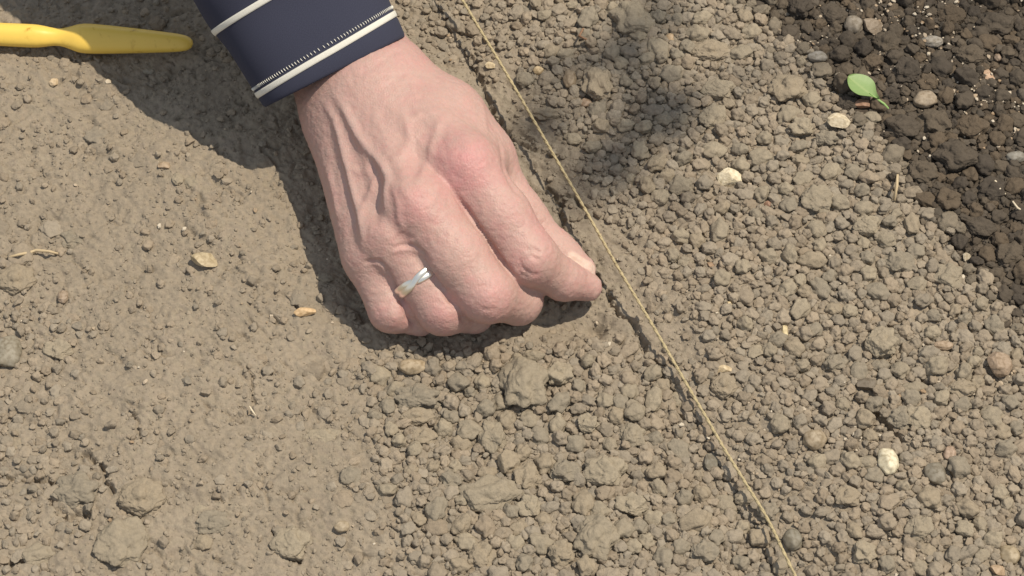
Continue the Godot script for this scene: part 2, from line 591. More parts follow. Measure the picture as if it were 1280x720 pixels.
func make_hand_bones() -> void:
	var J := hand_joints
	J.ci = at(476, 108, 3.8); J.cm = at(454, 118, 3.8); J.cr = at(437, 132, 3.2); J.cp = at(428, 148, 2.5)
	J.mi = at(582, 207, 4.8); J.mm = at(524, 258, 4.4); J.mr = at(486, 294, 3.35); J.mp = at(462, 324, 2.2)
	J.pi = at(662, 322, 3.0); J.pm = at(608, 368, 2.6); J.pr = at(554, 385, 1.7); J.pp = at(490, 386, 1.2)
	# palm and wrist (group 0)
	bone(0, at(464, 74, 3.2), 1.45, at(402, -36, 5.2), 1.45)
	bone(0, at(416, 100, 3.1), 1.42, at(356, -8, 5.2), 1.45)
	bone(0, at(464, 74, 3.2), 1.45, J.ci, 1.5)
	bone(0, at(440, 86, 3.0), 1.35, J.cm, 1.5)
	bone(0, at(416, 100, 3.1), 1.42, J.cp, 1.3)
	bone(0, J.ci, 1.45, J.mi, 1.08)
	bone(0, J.cm, 1.45, J.mm, 1.05)
	bone(0, J.cr, 1.4, J.mr, 1.0)
	bone(0, J.cp, 1.35, J.mp, 0.92)
	bone(0, at(438, 160, 2.4), 1.2, at(462, 300, 2.0), 0.9)
	bone(0, at(470, 130, 2.8), 1.6, at(520, 250, 2.6), 1.3)      # the heel and hollow of the palm
	bone(0, at(496, 102, 3.6), 1.42, at(557, 148, 3.4), 1.32)    # ball of the thumb
	bone(0, at(560, 145, 3.4), 1.25, at(604, 198, 3.0), 1.1)
	bone(0, at(560, 150, 3.9), 1.0, at(600, 205, 3.9), 1.0)      # web between thumb and index
	bone(0, at(540, 270, 3.5), 0.9, at(574, 256, 3.6), 0.9)      # webs between the knuckles
	bone(0, at(500, 304, 3.0), 0.8, at(526, 290, 3.2), 0.85)
	# index
	bone(1, J.mi, 1.18, J.pi.lerp(J.mi, 0.45), 1.16)
	bone(1, J.pi.lerp(J.mi, 0.45), 1.16, J.pi, 1.08)
	bone(1, J.pi, 1.04, at(704, 350, 1.5), 0.78)
	bone(1, at(704, 350, 1.5), 0.78, at(735, 359, 0.75), 0.57)
	# middle
	bone(2, J.mm, 1.2, J.pm.lerp(J.mm, 0.45), 1.22)
	bone(2, J.pm.lerp(J.mm, 0.45), 1.22, J.pm, 1.1)
	bone(2, J.pm, 1.06, at(648, 376, 1.1), 0.92)
	bone(2, at(648, 377, 1.1), 0.86, at(664, 354, 0.7), 0.7)
	# ring finger
	bone(3, J.mr, 1.02, J.pr.lerp(J.mr, 0.45), 1.0)
	bone(3, J.pr.lerp(J.mr, 0.45), 1.0, J.pr, 1.05)
	bone(3, J.pr, 1.0, at(592, 390, 0.75), 0.8)
	bone(3, at(592, 390, 0.75), 0.78, at(606, 360, 0.7), 0.68)
	# little finger
	bone(4, J.mp, 0.92, J.pp.lerp(J.mp, 0.45), 0.85)
	bone(4, J.pp.lerp(J.mp, 0.45), 0.85, J.pp, 0.92)
	bone(4, J.pp, 0.88, at(524, 396, 0.65), 0.7)
	bone(4, at(524, 396, 0.65), 0.68, at(548, 372, 0.6), 0.6)
	# thumb
	bone(5, at(556, 148, 3.1), 1.2, at(604, 196, 2.8), 1.08)
	bone(5, at(604, 196, 2.8), 1.08, at(652, 272, 1.9), 0.9)
	bone(5, at(652, 272, 1.9), 0.9, at(696, 318, 1.1), 0.78)
	bone(5, at(696, 318, 1.1), 0.78, at(727, 337, 0.85), 0.58)

var strokes := []   # [points, amplitude m, width m, centre, reach]
func stroke(px: Array, amp_mm: float, w_mm: float) -> void:
	var pts := PackedVector3Array()
	var mid := Vector3.ZERO
	for a in px:
		var q := on_skin(a[0], a[1])
		pts.append(q)
		mid += q
	mid /= pts.size()
	var reach := 0.0
	for q in pts:
		reach = maxf(reach, q.distance_to(mid))
	var total := 0.0
	for i in pts.size() - 1:
		total += pts[i].distance_to(pts[i + 1])
	strokes.append([pts, amp_mm * 0.001, w_mm * 0.001, mid, reach + w_mm * 0.0025, total if total > 0.006 else 0.0])

func hand_mesh() -> ArrayMesh:
	make_hand_bones()
	# relief of the skin: veins, tendons, folds, each at its place on the hand
	stroke([[412, 108], [422, 124], [432, 140], [446, 168], [462, 192], [478, 208], [486, 226], [482, 252], [488, 280]], 1.9, 2.0)
	stroke([[398, 118], [408, 134], [418, 150], [428, 185], [436, 220], [446, 256], [452, 288], [456, 316]], 1.5, 1.8)
	stroke([[478, 208], [500, 196], [512, 176], [508, 152], [498, 128]], 0.75, 1.7)
	stroke([[556, 138], [546, 160], [540, 186], [530, 210], [520, 236]], 0.8, 2.2)
	stroke([[486, 226], [506, 240], [518, 254]], 0.8, 2.0)
	stroke([[404, 200], [416, 240], [424, 280]], 0.6, 1.8)
	stroke([[470, 110], [500, 150], [540, 190], [575, 206]], 0.7, 3.2)
	stroke([[455, 118], [480, 170], [505, 225], [520, 258]], 0.5, 3.0)
	stroke([[440, 160], [462, 226], [474, 262], [482, 292]], 0.4, 2.4)
	stroke([[452, 176], [466, 204], [472, 232], [468, 260], [476, 288]], -1.3, 2.4)
	stroke([[426, 196], [432, 230], [440, 264], [446, 296]], -0.7, 2.0)
	stroke([[430, 160], [448, 200], [460, 236], [464, 262], [474, 292]], -1.3, 4.6)
	stroke([[404, 150], [416, 196], [430, 250], [442, 300]], -0.6, 3.0)
	stroke([[520, 180], [524, 205], [515, 228]], -0.7, 2.6)
	stroke([[474, 206], [464, 230], [454, 256], [450, 280]], 0.8, 1.6)
	stroke([[486, 226], [498, 250], [500, 276], [508, 296]], 0.7, 1.6)
	stroke([[432, 205], [446, 216], [462, 214]], 0.6, 1.5)
	stroke([[508, 152], [530, 140], [552, 142]], 0.6, 1.6)
	stroke([[600, 120], [606, 150], [614, 176]], 0.5, 1.8)
	stroke([[580, 208], [585, 212]], 0.5, 6.5)      # index knuckle
	stroke([[518, 260], [524, 266]], 0.9, 5.5)
	stroke([[478, 294], [482, 298]], 0.6, 4.5)
	stroke([[448, 322], [451, 325]], 0.5, 4.0)
	stroke([[552, 235], [560, 255], [570, 266]], -0.25, 3.2)
	stroke([[500, 288], [512, 304]], -0.7, 3.0)
	stroke([[622, 168], [628, 190], [630, 210], [644, 236], [660, 258]], -0.7, 1.9)
	stroke([[488, 312], [500, 307], [514, 307], [528, 315], [538, 328]], -0.95, 0.85)
	stroke([[486, 318], [500, 312], [514, 313], [526, 320]], 0.4, 1.0)
	stroke([[452, 330], [462, 326], [472, 327], [484, 334]], -0.95, 0.85)
	stroke([[556, 222], [572, 248], [583, 262], [600, 287], [621, 317], [646, 346], [654, 352]], -1.5, 0.95)
	stroke([[518, 306], [526, 317], [542, 346], [562, 375], [579, 400], [586, 408]], -1.5, 0.95)
	stroke([[472, 322], [480, 333], [498, 367], [510, 396], [521, 412], [524, 418]], -1.5, 0.95)
	stroke([[536, 96], [556, 112], [574, 132], [590, 150]], -0.35, 2.2)
	stroke([[520, 110], [545, 128], [566, 150]], 0.4, 2.6)
	stroke([[486, 96], [520, 90], [548, 100]], -0.25, 1.0)
	stroke([[470, 118], [502, 104], [530, 104]], -0.22, 1.0)
	stroke([[500, 130], [528, 122], [552, 128]], -0.22, 1.0)
	# index middle joint: ringed folds
	stroke([[648, 318], [652, 334], [664, 343], [676, 342]], -0.65, 0.8)
	stroke([[644, 326], [650, 341], [664, 349]], -0.5, 0.75)
	stroke([[656, 313], [668, 311], [678, 318]], -0.5, 0.75)
	stroke([[656, 324], [664, 320], [672, 324]], -0.4, 0.7)
	stroke([[663, 328], [664, 330]], 0.5, 3.4)
	stroke([[608, 374], [610, 377]], 0.55, 3.6)
	stroke([[552, 394], [555, 396]], 0.5, 3.2)
	stroke([[492, 396], [494, 398]], 0.45, 3.0)
	stroke([[596, 362], [604, 357], [614, 356]], -0.35, 0.8)
	stroke([[600, 384], [612, 388], [622, 384]], -0.35, 0.8)
	stroke([[544, 378], [552, 374], [562, 376]], -0.3, 0.75)
	stroke([[484, 380], [490, 377], [498, 379]], -0.3, 0.75)
	stroke([[566, 196], [574, 190], [586, 190], [596, 196]], -0.3, 0.8)
	stroke([[562, 206], [568, 218], [580, 226]], -0.25, 0.8)
	stroke([[508, 250], [516, 246], [526, 248]], -0.3, 0.8)
	# thumb joint folds
	stroke([[666, 276], [672, 270], [678, 262]], -0.45, 0.75)
	stroke([[671, 284], [678, 279], [685, 272]], -0.5, 0.75)
	stroke([[678, 291], [688, 285]], -0.3, 0.7)
	# wrist lines
	stroke([[420, 112], [450, 96], [484, 72], [506, 60]], -0.3, 1.2)
	stroke([[520, 78], [500, 96], [478, 112]], -0.3, 1.3)
	# nail of the thumb: flat bed with a groove round it
	stroke([[712, 318], [726, 324], [740, 333]], 0.3, 1.3)
	stroke([[708, 323], [722, 331], [738, 341]], -0.4, 0.7)
	var lo := Vector3.ONE * 9.0
	var hi := Vector3.ONE * -9.0
	for bn in bones:
		for e in 2:
			var q: Vector3 = bn[e]
			var rad: float = bn[2 + e] + 0.004
			lo = lo.min(q - Vector3.ONE * rad)
			hi = hi.max(q + Vector3.ONE * rad)
	var cell := 0.00082
	var B := 5
	var bs := cell * B
	var nb := Vector3i(((hi - lo) / bs).ceil()) + Vector3i.ONE
	var n := nb * B + Vector3i.ONE
	var sx := 1
	var sy := n.x
	var sz := n.x * n.y
	var val := PackedFloat32Array()
	val.resize(n.x * n.y * n.z)
	val.fill(9.0)
	var blocks := []
	for bz in nb.z:
		for by in nb.y:
			for bx in nb.x:
				var c := lo + (Vector3(bx, by, bz) + Vector3.ONE * 0.5) * bs
				var d := field(c, bones)
				if absf(d) > bs * 0.95:
					continue
				var near := []
				for bn in bones:
					var a: Vector3 = bn[0]
					var ba: Vector3 = bn[1] - a
					var pa := c - a
					var t := clampf(pa.dot(ba) / ba.length_squared(), 0.0, 1.0)
					if (pa - ba * t).length() - lerpf(bn[2], bn[3], t) < maxf(d, 0.0) + bs * 1.8 + 0.011:
						near.append(bn)
				blocks.append(Vector3i(bx, by, bz))
				for kz in B + 1:
					for ky in B + 1:
						for kx in B + 1:
							var gx := bx * B + kx
							var gy := by * B + ky
							var gz := bz * B + kz
							var id := gx + gy * sy + gz * sz
							if val[id] > 8.0:
								val[id] = field(lo + Vector3(gx, gy, gz) * cell, near)
	var vid := PackedInt32Array()
	vid.resize(val.size())
	vid.fill(-1)
	var v := PackedVector3Array()
	var cells := []
	var corner := [0, sx, sy, sx + sy, sz, sx + sz, sy + sz, sx + sy + sz]
	var edges := [[0, 1], [2, 3], [4, 5], [6, 7], [0, 2], [1, 3], [4, 6], [5, 7], [0, 4], [1, 5], [2, 6], [3, 7]]
	for b in blocks:
		for kz in B:
			for ky in B:
				for kx in B:
					var gx: int = b.x * B + kx
					var gy: int = b.y * B + ky
					var gz: int = b.z * B + kz
					var id := gx + gy * sy + gz * sz
					var inside := 0
					for k in 8:
						if val[id + corner[k]] < 0.0:
							inside += 1
					if inside == 0 or inside == 8:
						continue
					var sum := Vector3.ZERO
					var cnt := 0
					for e in edges:
						var a: float = val[id + corner[e[0]]]
						var c: float = val[id + corner[e[1]]]
						if (a < 0.0) != (c < 0.0):
							var t := a / (a - c)
							var e0: int = e[0]
							var e1: int = e[1]
							var p0 := Vector3(e0 & 1, (e0 >> 1) & 1, e0 >> 2)
							var p1 := Vector3(e1 & 1, (e1 >> 1) & 1, e1 >> 2)
							sum += p0.lerp(p1, t)
							cnt += 1
					vid[id] = v.size()
					v.append(lo + (Vector3(gx, gy, gz) + sum / cnt) * cell)
					cells.append(id)
	var f := PackedInt32Array()
	var du := [[sx, sy, sz], [sy, sz, sx], [sz, sx, sy]]
	for id in cells:
		for ax in du:
			var along: int = ax[0]
			var s1: int = ax[1]
			var s2: int = ax[2]
			if (val[id] < 0.0) == (val[id + along] < 0.0):
				continue
			var q0 := vid[id]
			var q1 := vid[id - s1]
			var q2 := vid[id - s1 - s2]
			var q3 := vid[id - s2]
			if q1 < 0 or q2 < 0 or q3 < 0:
				continue
			if val[id] < 0.0:
				f.append_array([q0, q1, q2, q0, q2, q3])
			else:
				f.append_array([q0, q2, q1, q0, q3, q2])
	# relief
	var nn := PackedVector3Array()
	nn.resize(v.size())
	for k in range(0, f.size(), 3):
		var w := (v[f[k + 1]] - v[f[k]]).cross(v[f[k + 2]] - v[f[k]])
		nn[f[k]] += w; nn[f[k + 1]] += w; nn[f[k + 2]] += w
	var wr := noise(FastNoiseLite.TYPE_SIMPLEX_SMOOTH, 1.0, 3, 77)
	var mot := noise(FastNoiseLite.TYPE_SIMPLEX_SMOOTH, 1.0, 3, 78)
	var reds := []
	for s in [[580, 208, 1.5, 0.95], [520, 262, 1.1, 0.6], [612, 376, 1.0, 0.6], [556, 392, 1.0, 0.5], [494, 390, 0.9, 0.3], [664, 330, 1.0, 0.4], [676, 280, 0.9, 0.7], [500, 60, 1.6, 0.3], [480, 298, 1.0, 0.3], [735, 356, 0.8, 0.35], [640, 285, 1.3, 0.25]]:
		reds.append([on_skin(s[0], s[1]), s[2] * 0.01, s[3]])
	var nail_a := on_skin(716, 321)
	var nail_b := on_skin(742, 336)
	var cols := PackedColorArray()
	cols.resize(v.size())
	for i in v.size():
		var p := v[i]
		var up := nn[i].normalized()
		var d := 0.0
		var vein := 0.0
		for s in strokes:
			if p.distance_squared_to(s[3]) > s[4] * s[4]:
				continue
			var best := 1.0
			var pts: PackedVector3Array = s[0]
			var run := 0.0
			var where := 0.0
			for k in pts.size() - 1:
				var q := Geometry3D.get_closest_point_to_segment(p, pts[k], pts[k + 1])
				var e := p.distance_squared_to(q)
				if e < best:
					best = e
					where = run + pts[k].distance_to(q)
				run += pts[k].distance_to(pts[k + 1])
			var fade := 1.0
			if s[5] > 0.0:      # a vein or a fold rises out of the skin and sinks back into it
				fade = smoothstep(-0.02, 0.3, where / s[5]) * smoothstep(1.02, 0.75, where / s[5])
			var here := fade * exp(-best / (s[2] * s[2]))
			d += s[1] * here
			if s[1] > 0.0011: vein = maxf(vein, here)
		var mm := p * 1000.0
		d += 0.00026 * wr.get_noise_3dv(mm * 0.32) + 0.00008 * wr.get_noise_3dv(Vector3(mm.x * 1.3 + mm.z * 0.5, mm.y, mm.z * 0.9))
		v[i] = p + up * d
		var red := 0.0
		for s in reds:
			red = maxf(red, 0.85 * s[2] * exp(-p.distance_squared_to(s[0]) / (s[1] * s[1])))
		red = clampf(red + 0.30 * mot.get_noise_3dv(mm * 0.11) + 0.2 * mot.get_noise_3dv(mm * 0.34), 0.0, 1.0)
		var c := Vector3(0.432, 0.277, 0.238).lerp(Vector3(0.455, 0.212, 0.205), red)
		c *= 1.0 + 0.09 * mot.get_noise_3dv(mm * 0.55 + Vector3.ONE * 40.0)
		c.x *= 1.0 + 0.06 * mot.get_noise_3dv(mm * 0.22 + Vector3.ONE * 90.0)
		c = c.lerp(Vector3(0.34, 0.25, 0.225), 0.45 * vein)
		var nd := p.distance_to(Geometry3D.get_closest_point_to_segment(p, nail_a, nail_b))
		c = c.lerp(Vector3(0.54, 0.395, 0.325), 1.0 - smoothstep(0.0016, 0.0026, nd))
		cols[i] = Color(c.x, c.y, c.z)
	return finish(v, f, cols)

# ------------------------------------------------------------------ sleeve
var sl_path := []   # [centre, side, up, half width, half height]
func sleeve_frame(s: float) -> Array:         # s in metres from the cuff edge up the arm
	var c0 := at(419, 90, 3.75)
	var ax := Vector3(-0.491, 0.528, -0.693).normalized()
	var side := (Vector3(1, 0, 0) * 0.892 + cam_u * 0.451).normalized()
	var up := (cam_pos - c0).normalized()
	side = (side - up * side.dot(up)).normalized()
	var c := c0 + ax * minf(s, 0.22)
	if s > 0.22:
		var turn := smoothstep(0.22, 0.30, s)
		var ax2 := Vector3(-0.30, 0.85, -0.42).normalized()
		c += ax.lerp(ax2, 0.5 * turn) * minf(s - 0.22, 0.08) + ax2 * maxf(s - 0.30, 0.0)
		ax = ax.lerp(ax2, turn).normalized()
		up = (up - ax * up.dot(ax)).normalized()
		side = ax.cross(up).normalized()
		if side.x < 0: side = -side
	var a := 0.0322 + 0.075 * s - 0.06 * maxf(s - 0.2, 0.0)
	var b := 0.0232 + 0.11 * s - 0.08 * maxf(s - 0.2, 0.0)
	return [c, side, up, a, b]

func sleeve_point(s: float, th: float, off: float) -> Vector3:
	var fr := sleeve_frame(s)
	var fold := 0.0016 * sin(s * 95.0 + th * 1.3 + 0.6 * sin(th * 2.0)) * smoothstep(0.014, 0.05, s) + 0.0009 * sin(th * 3.0 + s * 30.0) * smoothstep(0.0, 0.03, s) + 0.0007 * sin(s * 210.0 - th * 4.0) * smoothstep(0.02, 0.05, s) * (0.5 + 0.5 * sin(th * 2.0))
	var a: float = fr[3] + off + fold
	var b: float = fr[4] + off + fold
	var cx := cos(th)
	var cy := sin(th)
	return fr[0] + fr[1] * (a * signf(cx) * pow(absf(cx), 0.86)) + fr[2] * (b * signf(cy) * pow(absf(cy), 0.86))

func band(s_of: Callable, rows: Array, segs: int) -> ArrayMesh:   # rows: [s, offset]; closed round the arm
	var st := SurfaceTool.new()
	st.begin(Mesh.PRIMITIVE_TRIANGLES)
	for r in rows.size():
		for k in segs + 1:
			var th := TAU * k / segs
			st.set_uv(Vector2(0.19 * k / segs, rows[r][0] + 0.01 * r) * 5.0)
			st.add_vertex(sleeve_point(s_of.call(rows[r][0], th), th, rows[r][1]))
	for r in rows.size() - 1:
		for k in segs:
			var a := r * (segs + 1) + k
			var b := a + segs + 1
			st.add_index(a); st.add_index(a + 1); st.add_index(b)
			st.add_index(a + 1); st.add_index(b + 1); st.add_index(b)
	st.generate_normals()
	st.generate_tangents()
	return st.commit()

func tube(pts: PackedVector3Array, radii: PackedFloat32Array, segs: int, caps := true) -> Array:   # [vertices, faces counter-clockwise]
	var v := PackedVector3Array()
	var f := PackedInt32Array()
	var ref := Vector3.UP
	for i in pts.size():
		var t := (pts[mini(i + 1, pts.size() - 1)] - pts[maxi(i - 1, 0)]).normalized()
		if absf(t.dot(ref)) > 0.95: ref = Vector3.RIGHT
		var e1 := (ref - t * ref.dot(t)).normalized()
		ref = e1
		var e2 := t.cross(e1)
		for k in segs:
			var th := TAU * k / segs
			v.append(pts[i] + (e1 * cos(th) + e2 * sin(th)) * radii[i])
	for i in pts.size() - 1:
		for k in segs:
			var a := i * segs + k
			var b := i * segs + (k + 1) % segs
			f.append_array([a, b, a + segs, b, b + segs, a + segs])
	if caps:
		for e in 2:
			var at_ := 0 if e == 0 else (pts.size() - 1) * segs
			v.append(pts[0] if e == 0 else pts[pts.size() - 1])
			for k in segs:
				if e == 0: f.append_array([v.size() - 1, at_ + (k + 1) % segs, at_ + k])
				else: f.append_array([v.size() - 1, at_ + k, at_ + (k + 1) % segs])
	return [v, f]

func joined(parts: Array) -> ArrayMesh:
	var v := PackedVector3Array()
	var f := PackedInt32Array()
	for p in parts:
		var o := v.size()
		v.append_array(p[0])
		for i in p[1]:
			f.append(i + o)
	return finish(v, f)

func make_person() -> void:
	var person := base("person", Vector3.ZERO)
	tag(person, "bare hand with a silver ring pinching at the soil, navy striped sleeve", "person")
	var body := obj("hand", hand_mesh(), M.skin, person)
	tag(body, "veined hand with curled fingers and thumb pinched together")
	# sleeve cloth with a turned hem
	var rows := [[0.05, -0.0016], [0.004, -0.0016], [0.0012, -0.0015], [0.0003, -0.0011], [0.0, -0.0006], [0.0003, -0.0001], [0.0012, 0.0002], [0.003, 0.0003], [0.0058, 0.0003], [0.0066, 0.0001]]
	var s := 0.008
	while s < 0.60:
		rows.append([s, 0.0])
		s += 0.003
	rows.append([0.60, -0.02])
	rows.append([0.60, -0.046])
	var straight := func(q: float, th: float) -> float: return q + 0.0022 * cos(th) * smoothstep(0.0, 0.004, q) * 1.0
	var sleeve := obj("sleeve", band(straight, rows, 72), M.navy, person)
	tag(sleeve, "navy knitted sleeve with white stripes and a stitched cuff")
	for k in 3:
		var c: float = 0.0080 + 0.0306 * k
		var hw := 0.0013
		var r2 := []
		for q in [[-1.0, -0.0002], [-0.96, 0.00045], [-0.5, 0.0006], [0.0, 0.00062], [0.5, 0.0006], [0.96, 0.00045], [1.0, -0.0002]]:
			r2.append([c + hw * q[0], q[1]])
		obj("stripe", band(straight, r2, 96), M.cotton_white, sleeve)
	# the row of stitches behind the first stripe
	var sts := []
	for k in 150:
		var th := TAU * k / 150.0
		var a := sleeve_point(straight.call(0.0103, th), th, 0.0002)
		var b := sleeve_point(straight.call(0.0116, th + 0.006), th + 0.006, 0.0002)
		var m := sleeve_point(straight.call(0.011, th + 0.003), th + 0.003, 0.0004)
		sts.append(tube(PackedVector3Array([a, m, b]), PackedFloat32Array([0.0001, 0.0002, 0.0001]), 5))
	var stitching := obj("stitching", joined(sts), M.cotton_white, sleeve)
	stitching.set_meta("kind", "stuff")
	# the ring: two silver strands that weave round each other
	var a0: Vector3 = hand_joints.mr
	var b0: Vector3 = hand_joints.pr
	var t := 0.585
	var c := a0.lerp(b0, t)
	var ax := (b0 - a0).normalized()
	var e1 := (-cam_f - ax * (-cam_f).dot(ax)).normalized()
	var e2 := ax.cross(e1)
	var R := 0.0110
	var ring := Node3D.new()
	ring.name = "ring"
	person.add_child(ring)
	tag(ring, "silver ring of two woven strands on the ring finger")
	for k in 2:
		var v := PackedVector3Array()
		var f := PackedInt32Array()
		var N := 96
		for i in N:
			var th := TAU * i / N
			var ph := th * 2.0 + PI * k - 0.45
			var rad := e1 * cos(th) + e2 * sin(th)
			var cc := c + rad * (R + 0.00022 * cos(ph)) + ax * 0.00105 * tanh(2.0 * sin(ph))
			for q in 10:
				var u := TAU * q / 10
				v.append(cc + rad * (0.0008 * cos(u)) + ax * (0.00145 * sin(u)))
		for i in N:
			for q in 10:
				var p0 := i * 10 + q
				var p1 := i * 10 + (q + 1) % 10
				var p2 := ((i + 1) % N) * 10 + q
				var p3 := ((i + 1) % N) * 10 + (q + 1) % 10
				f.append_array([p0, p2, p1, p1, p2, p3])
		obj("strand", finish(v, f), M.silver, ring)

# ------------------------------------------------------------------ things
func make_string() -> void:
	var key := [[380, -345, 2.4], [520, -100, 1.75], [578, 0, 1.5], [636, 97, 1.32], [690, 190, 1.1], [732, 263, 0.95], [771, 332, 0.82], [813, 402, 0.7], [850, 466, 0.6], [881, 519, 0.52], [906, 562, 0.5], [932, 604, 0.5], [960, 650, 0.6], [993, 718, 0.75], [1090, 915, 1.2]]
	var cv := Curve3D.new()
	for i in key.size():
		var p := at(key[i][0], key[i][1], key[i][2])
		var q0 := at(key[maxi(i - 1, 0)][0], key[maxi(i - 1, 0)][1], key[maxi(i - 1, 0)][2])
		var q1 := at(key[mini(i + 1, key.size() - 1)][0], key[mini(i + 1, key.size() - 1)][1], key[mini(i + 1, key.size() - 1)][2])
		var tn := (q1 - q0) / 6.0
		cv.add_point(p, -tn, tn)
	var L := cv.get_baked_length()
	var root := base("string_line", Vector3.ZERO)
	tag(root, "thin yellow twine stretched across the seed bed beside the hand", "string")
	for k in 2:
		var pts := PackedVector3Array()
		var rad := PackedFloat32Array()
		var n := int(L / 0.0007)
		for i in n + 1:
			var d := L * i / n
			var c := cv.sample_baked(d, true)
			var tn := (cv.sample_baked(minf(d + 0.002, L), true) - cv.sample_baked(maxf(d - 0.002, 0.0), true)).normalized()
			var e1 := tn.cross(Vector3.UP).normalized()
			var e2 := e1.cross(tn)
			var th := d / 0.0075 * TAU + PI * k
			pts.append(c + (e1 * cos(th) + e2 * sin(th)) * 0.00020)
			rad.append(0.00048 * (1.0 + 0.18 * sin(d * 3100.0 + k) * sin(d * 900.0)))
		obj("strand", joined([tube(pts, rad, 7)]), M.twine, root)
	var hairs := []
	for k in 420:
		var d := rng.randf() * (L - 0.01)
		var c := cv.sample_baked(d, true)
		var c2 := cv.sample_baked(d + rng.randf_range(0.001, 0.003), true)
		var out := Vector3(rng.randfn(), rng.randfn(), rng.randfn()).normalized() * rng.randf_range(0.0008, 0.0017)
		hairs.append(tube(PackedVector3Array([c, c.lerp(c2, 0.6) + out * 0.6, c2 + out]), PackedFloat32Array([0.00007, 0.00006, 0.00003]), 4, false))
	var fz := obj("fibres", joined(hairs), M.twine, root)
	fz.set_meta("kind", "stuff")

func make_tool() -> void:
	# outline along the axis: board x, half width px
	var prof := [[-190, 0.0], [-189, 8], [-184, 13], [-150, 14.2], [-60, 14.6], [0, 14.8], [30, 15.0], [45, 14.8], [55, 13.6], [64, 12.0], [72, 11.3], [80, 12.2], [88, 14.6], [97, 17.6], [105, 19.0], [112, 19.2], [125, 18.9], [150, 17.4], [180, 15.4], [205, 13.4], [220, 12.0], [230, 10.4], [236, 8.2], [240, 4.6], [241.5, 0.0]]
	var a := at(0, 43, 0.75)
	var b := at(240, 54.5, 0.62)
	var v := PackedVector3Array()
	var f := PackedInt32Array()
	var ax := (b - a).normalized()
	var up := (Vector3.UP - ax * ax.y).normalized()
	var e2 := ax.cross(up)
	var segs := 40
	var cv := []
	for i in prof.size() - 1:      # refine
		for q in 4:
			var t := q / 4.0
			var p0: float = prof[maxi(i - 1, 0)][1]
			var p3: float = prof[mini(i + 2, prof.size() - 1)][1]
			cv.append([lerpf(prof[i][0], prof[i + 1][0], t), maxf(cubic_interpolate(prof[i][1], prof[i + 1][1], p0, p3, t), 0.0)])
	cv.append(prof[prof.size() - 1])
	for i in cv.size():
		var x: float = cv[i][0]
		var c := a + (b - a) * (x / 240.0)
		var yoff := 0.0
		var r: float = cv[i][1] / 3100.0 * cam_pos.distance_to(c)
		for k in segs:
			var th := TAU * k / segs
			# a rounded, slightly squared section with a mould line
			var sq := 1.0 + 0.035 * cos(4.0 * th)
			var seam := 0.00018 * exp(-pow(sin(th * 0.5 + 0.35) / 0.06, 2.0))
			v.append(c + (up * cos(th) * 0.94 + e2 * sin(th)) * (r * sq + seam * minf(1.0, r / 0.003)) + up * yoff)
	for i in cv.size() - 1:
		for k in segs:
			var p := i * segs + k
			var q := i * segs + (k + 1) % segs
			f.append_array([p, p + segs, q, q, p + segs, q + segs])
	var root := base("garden_tool", Vector3(a.x, 0, a.z))
	tag(root, "yellow plastic handle of a garden tool lying on the soil", "tool")
	for i in v.size():
		v[i] -= root.position
	obj("handle", finish(v, flip_if_needed(v, f)), M.plastic, root)
	# moulded grip ridges on the lower side near the edge of the picture
	var ribs := []
	for k in 16:
		var x := -60.0 + k * 6.3
		var c := a + (b - a) * (x / 240.0) - root.position
		var pts := PackedVector3Array()
		var rad := PackedFloat32Array()
		for q in 7:
			var th := lerpf(-2.25, -1.2, q / 6.0)
			pts.append(c + (up * cos(th) * 0.94 + e2 * sin(th)) * -0.0049 * Vector3(1, 1, 1).x * -1.0)
			rad.append(0.00045 * sin(PI * (q + 0.6) / 7.2) + 0.0001)
		ribs.append(tube(pts, rad, 6))
	var rb := obj("grip_ridges", joined(ribs), M.plastic, root)
	rb.set_meta("kind", "stuff")

func flip_if_needed(v: PackedVector3Array, f: PackedInt32Array) -> PackedInt32Array:   # faces outward: counter-clockwise
	var vol := 0.0
	for k in range(0, f.size(), 3):
		vol += v[f[k]].dot(v[f[k + 1]].cross(v[f[k + 2]]))
	if vol >= 0.0:
		return f
	for k in range(0, f.size(), 3):
		var t := f[k + 1]
		f[k + 1] = f[k + 2]
		f[k + 2] = t
	return f

func leaf_mesh(length: float, width: float, cup: float, c: Color) -> ArrayMesh:   # lies along +x from the stalk end, blade broadest past the middle
	var v := PackedVector3Array()
	var f := PackedInt32Array()
	var cols := PackedColorArray()
	var NL := 26
	var NW := 13
	for side in 2:
		for i in NL + 1:
			var t := i / float(NL)
			var w := width * 0.5 * pow(maxf(sin(PI * pow(t, 1.1) * 0.995 + 0.008), 0.0), 0.6) * (0.3 + 0.7 * smoothstep(0.0, 0.45, t))
			for j in NW:
				var u := j / float(NW - 1) * 2.0 - 1.0
				var rib := exp(-u * u / 0.006)
				var vein := exp(-pow(fposmod(t * 7.0 - absf(u) * 1.3, 1.0) - 0.5, 2.0) / 0.012) * 0.5
				var y := cup * (u * u * 0.9 + 0.5 * pow(t - 0.4, 2.0)) * width - 0.012 * width * rib + 0.02 * width * sin(t * 9.0 + u * 2.0) * absf(u)
				v.append(Vector3(t * length, y - (0.00022 if side == 1 else 0.0), u * w))
				var k := 1.0 + 0.35 * rib + 0.22 * vein * (1.0 - rib)
				cols.append(Color(c.r * k, c.g * (0.5 + 0.5 * k), c.b * k))
		for i in NL:
			for j in NW - 1:
				var p := side * (NL + 1) * NW + i * NW + j
				var q := p + NW
				if side == 0: f.append_array([p, p + 1, q, p + 1, q + 1, q])
				else: f.append_array([p, q, p + 1, p + 1, q, q + 1])
	return finish(v, f, cols)

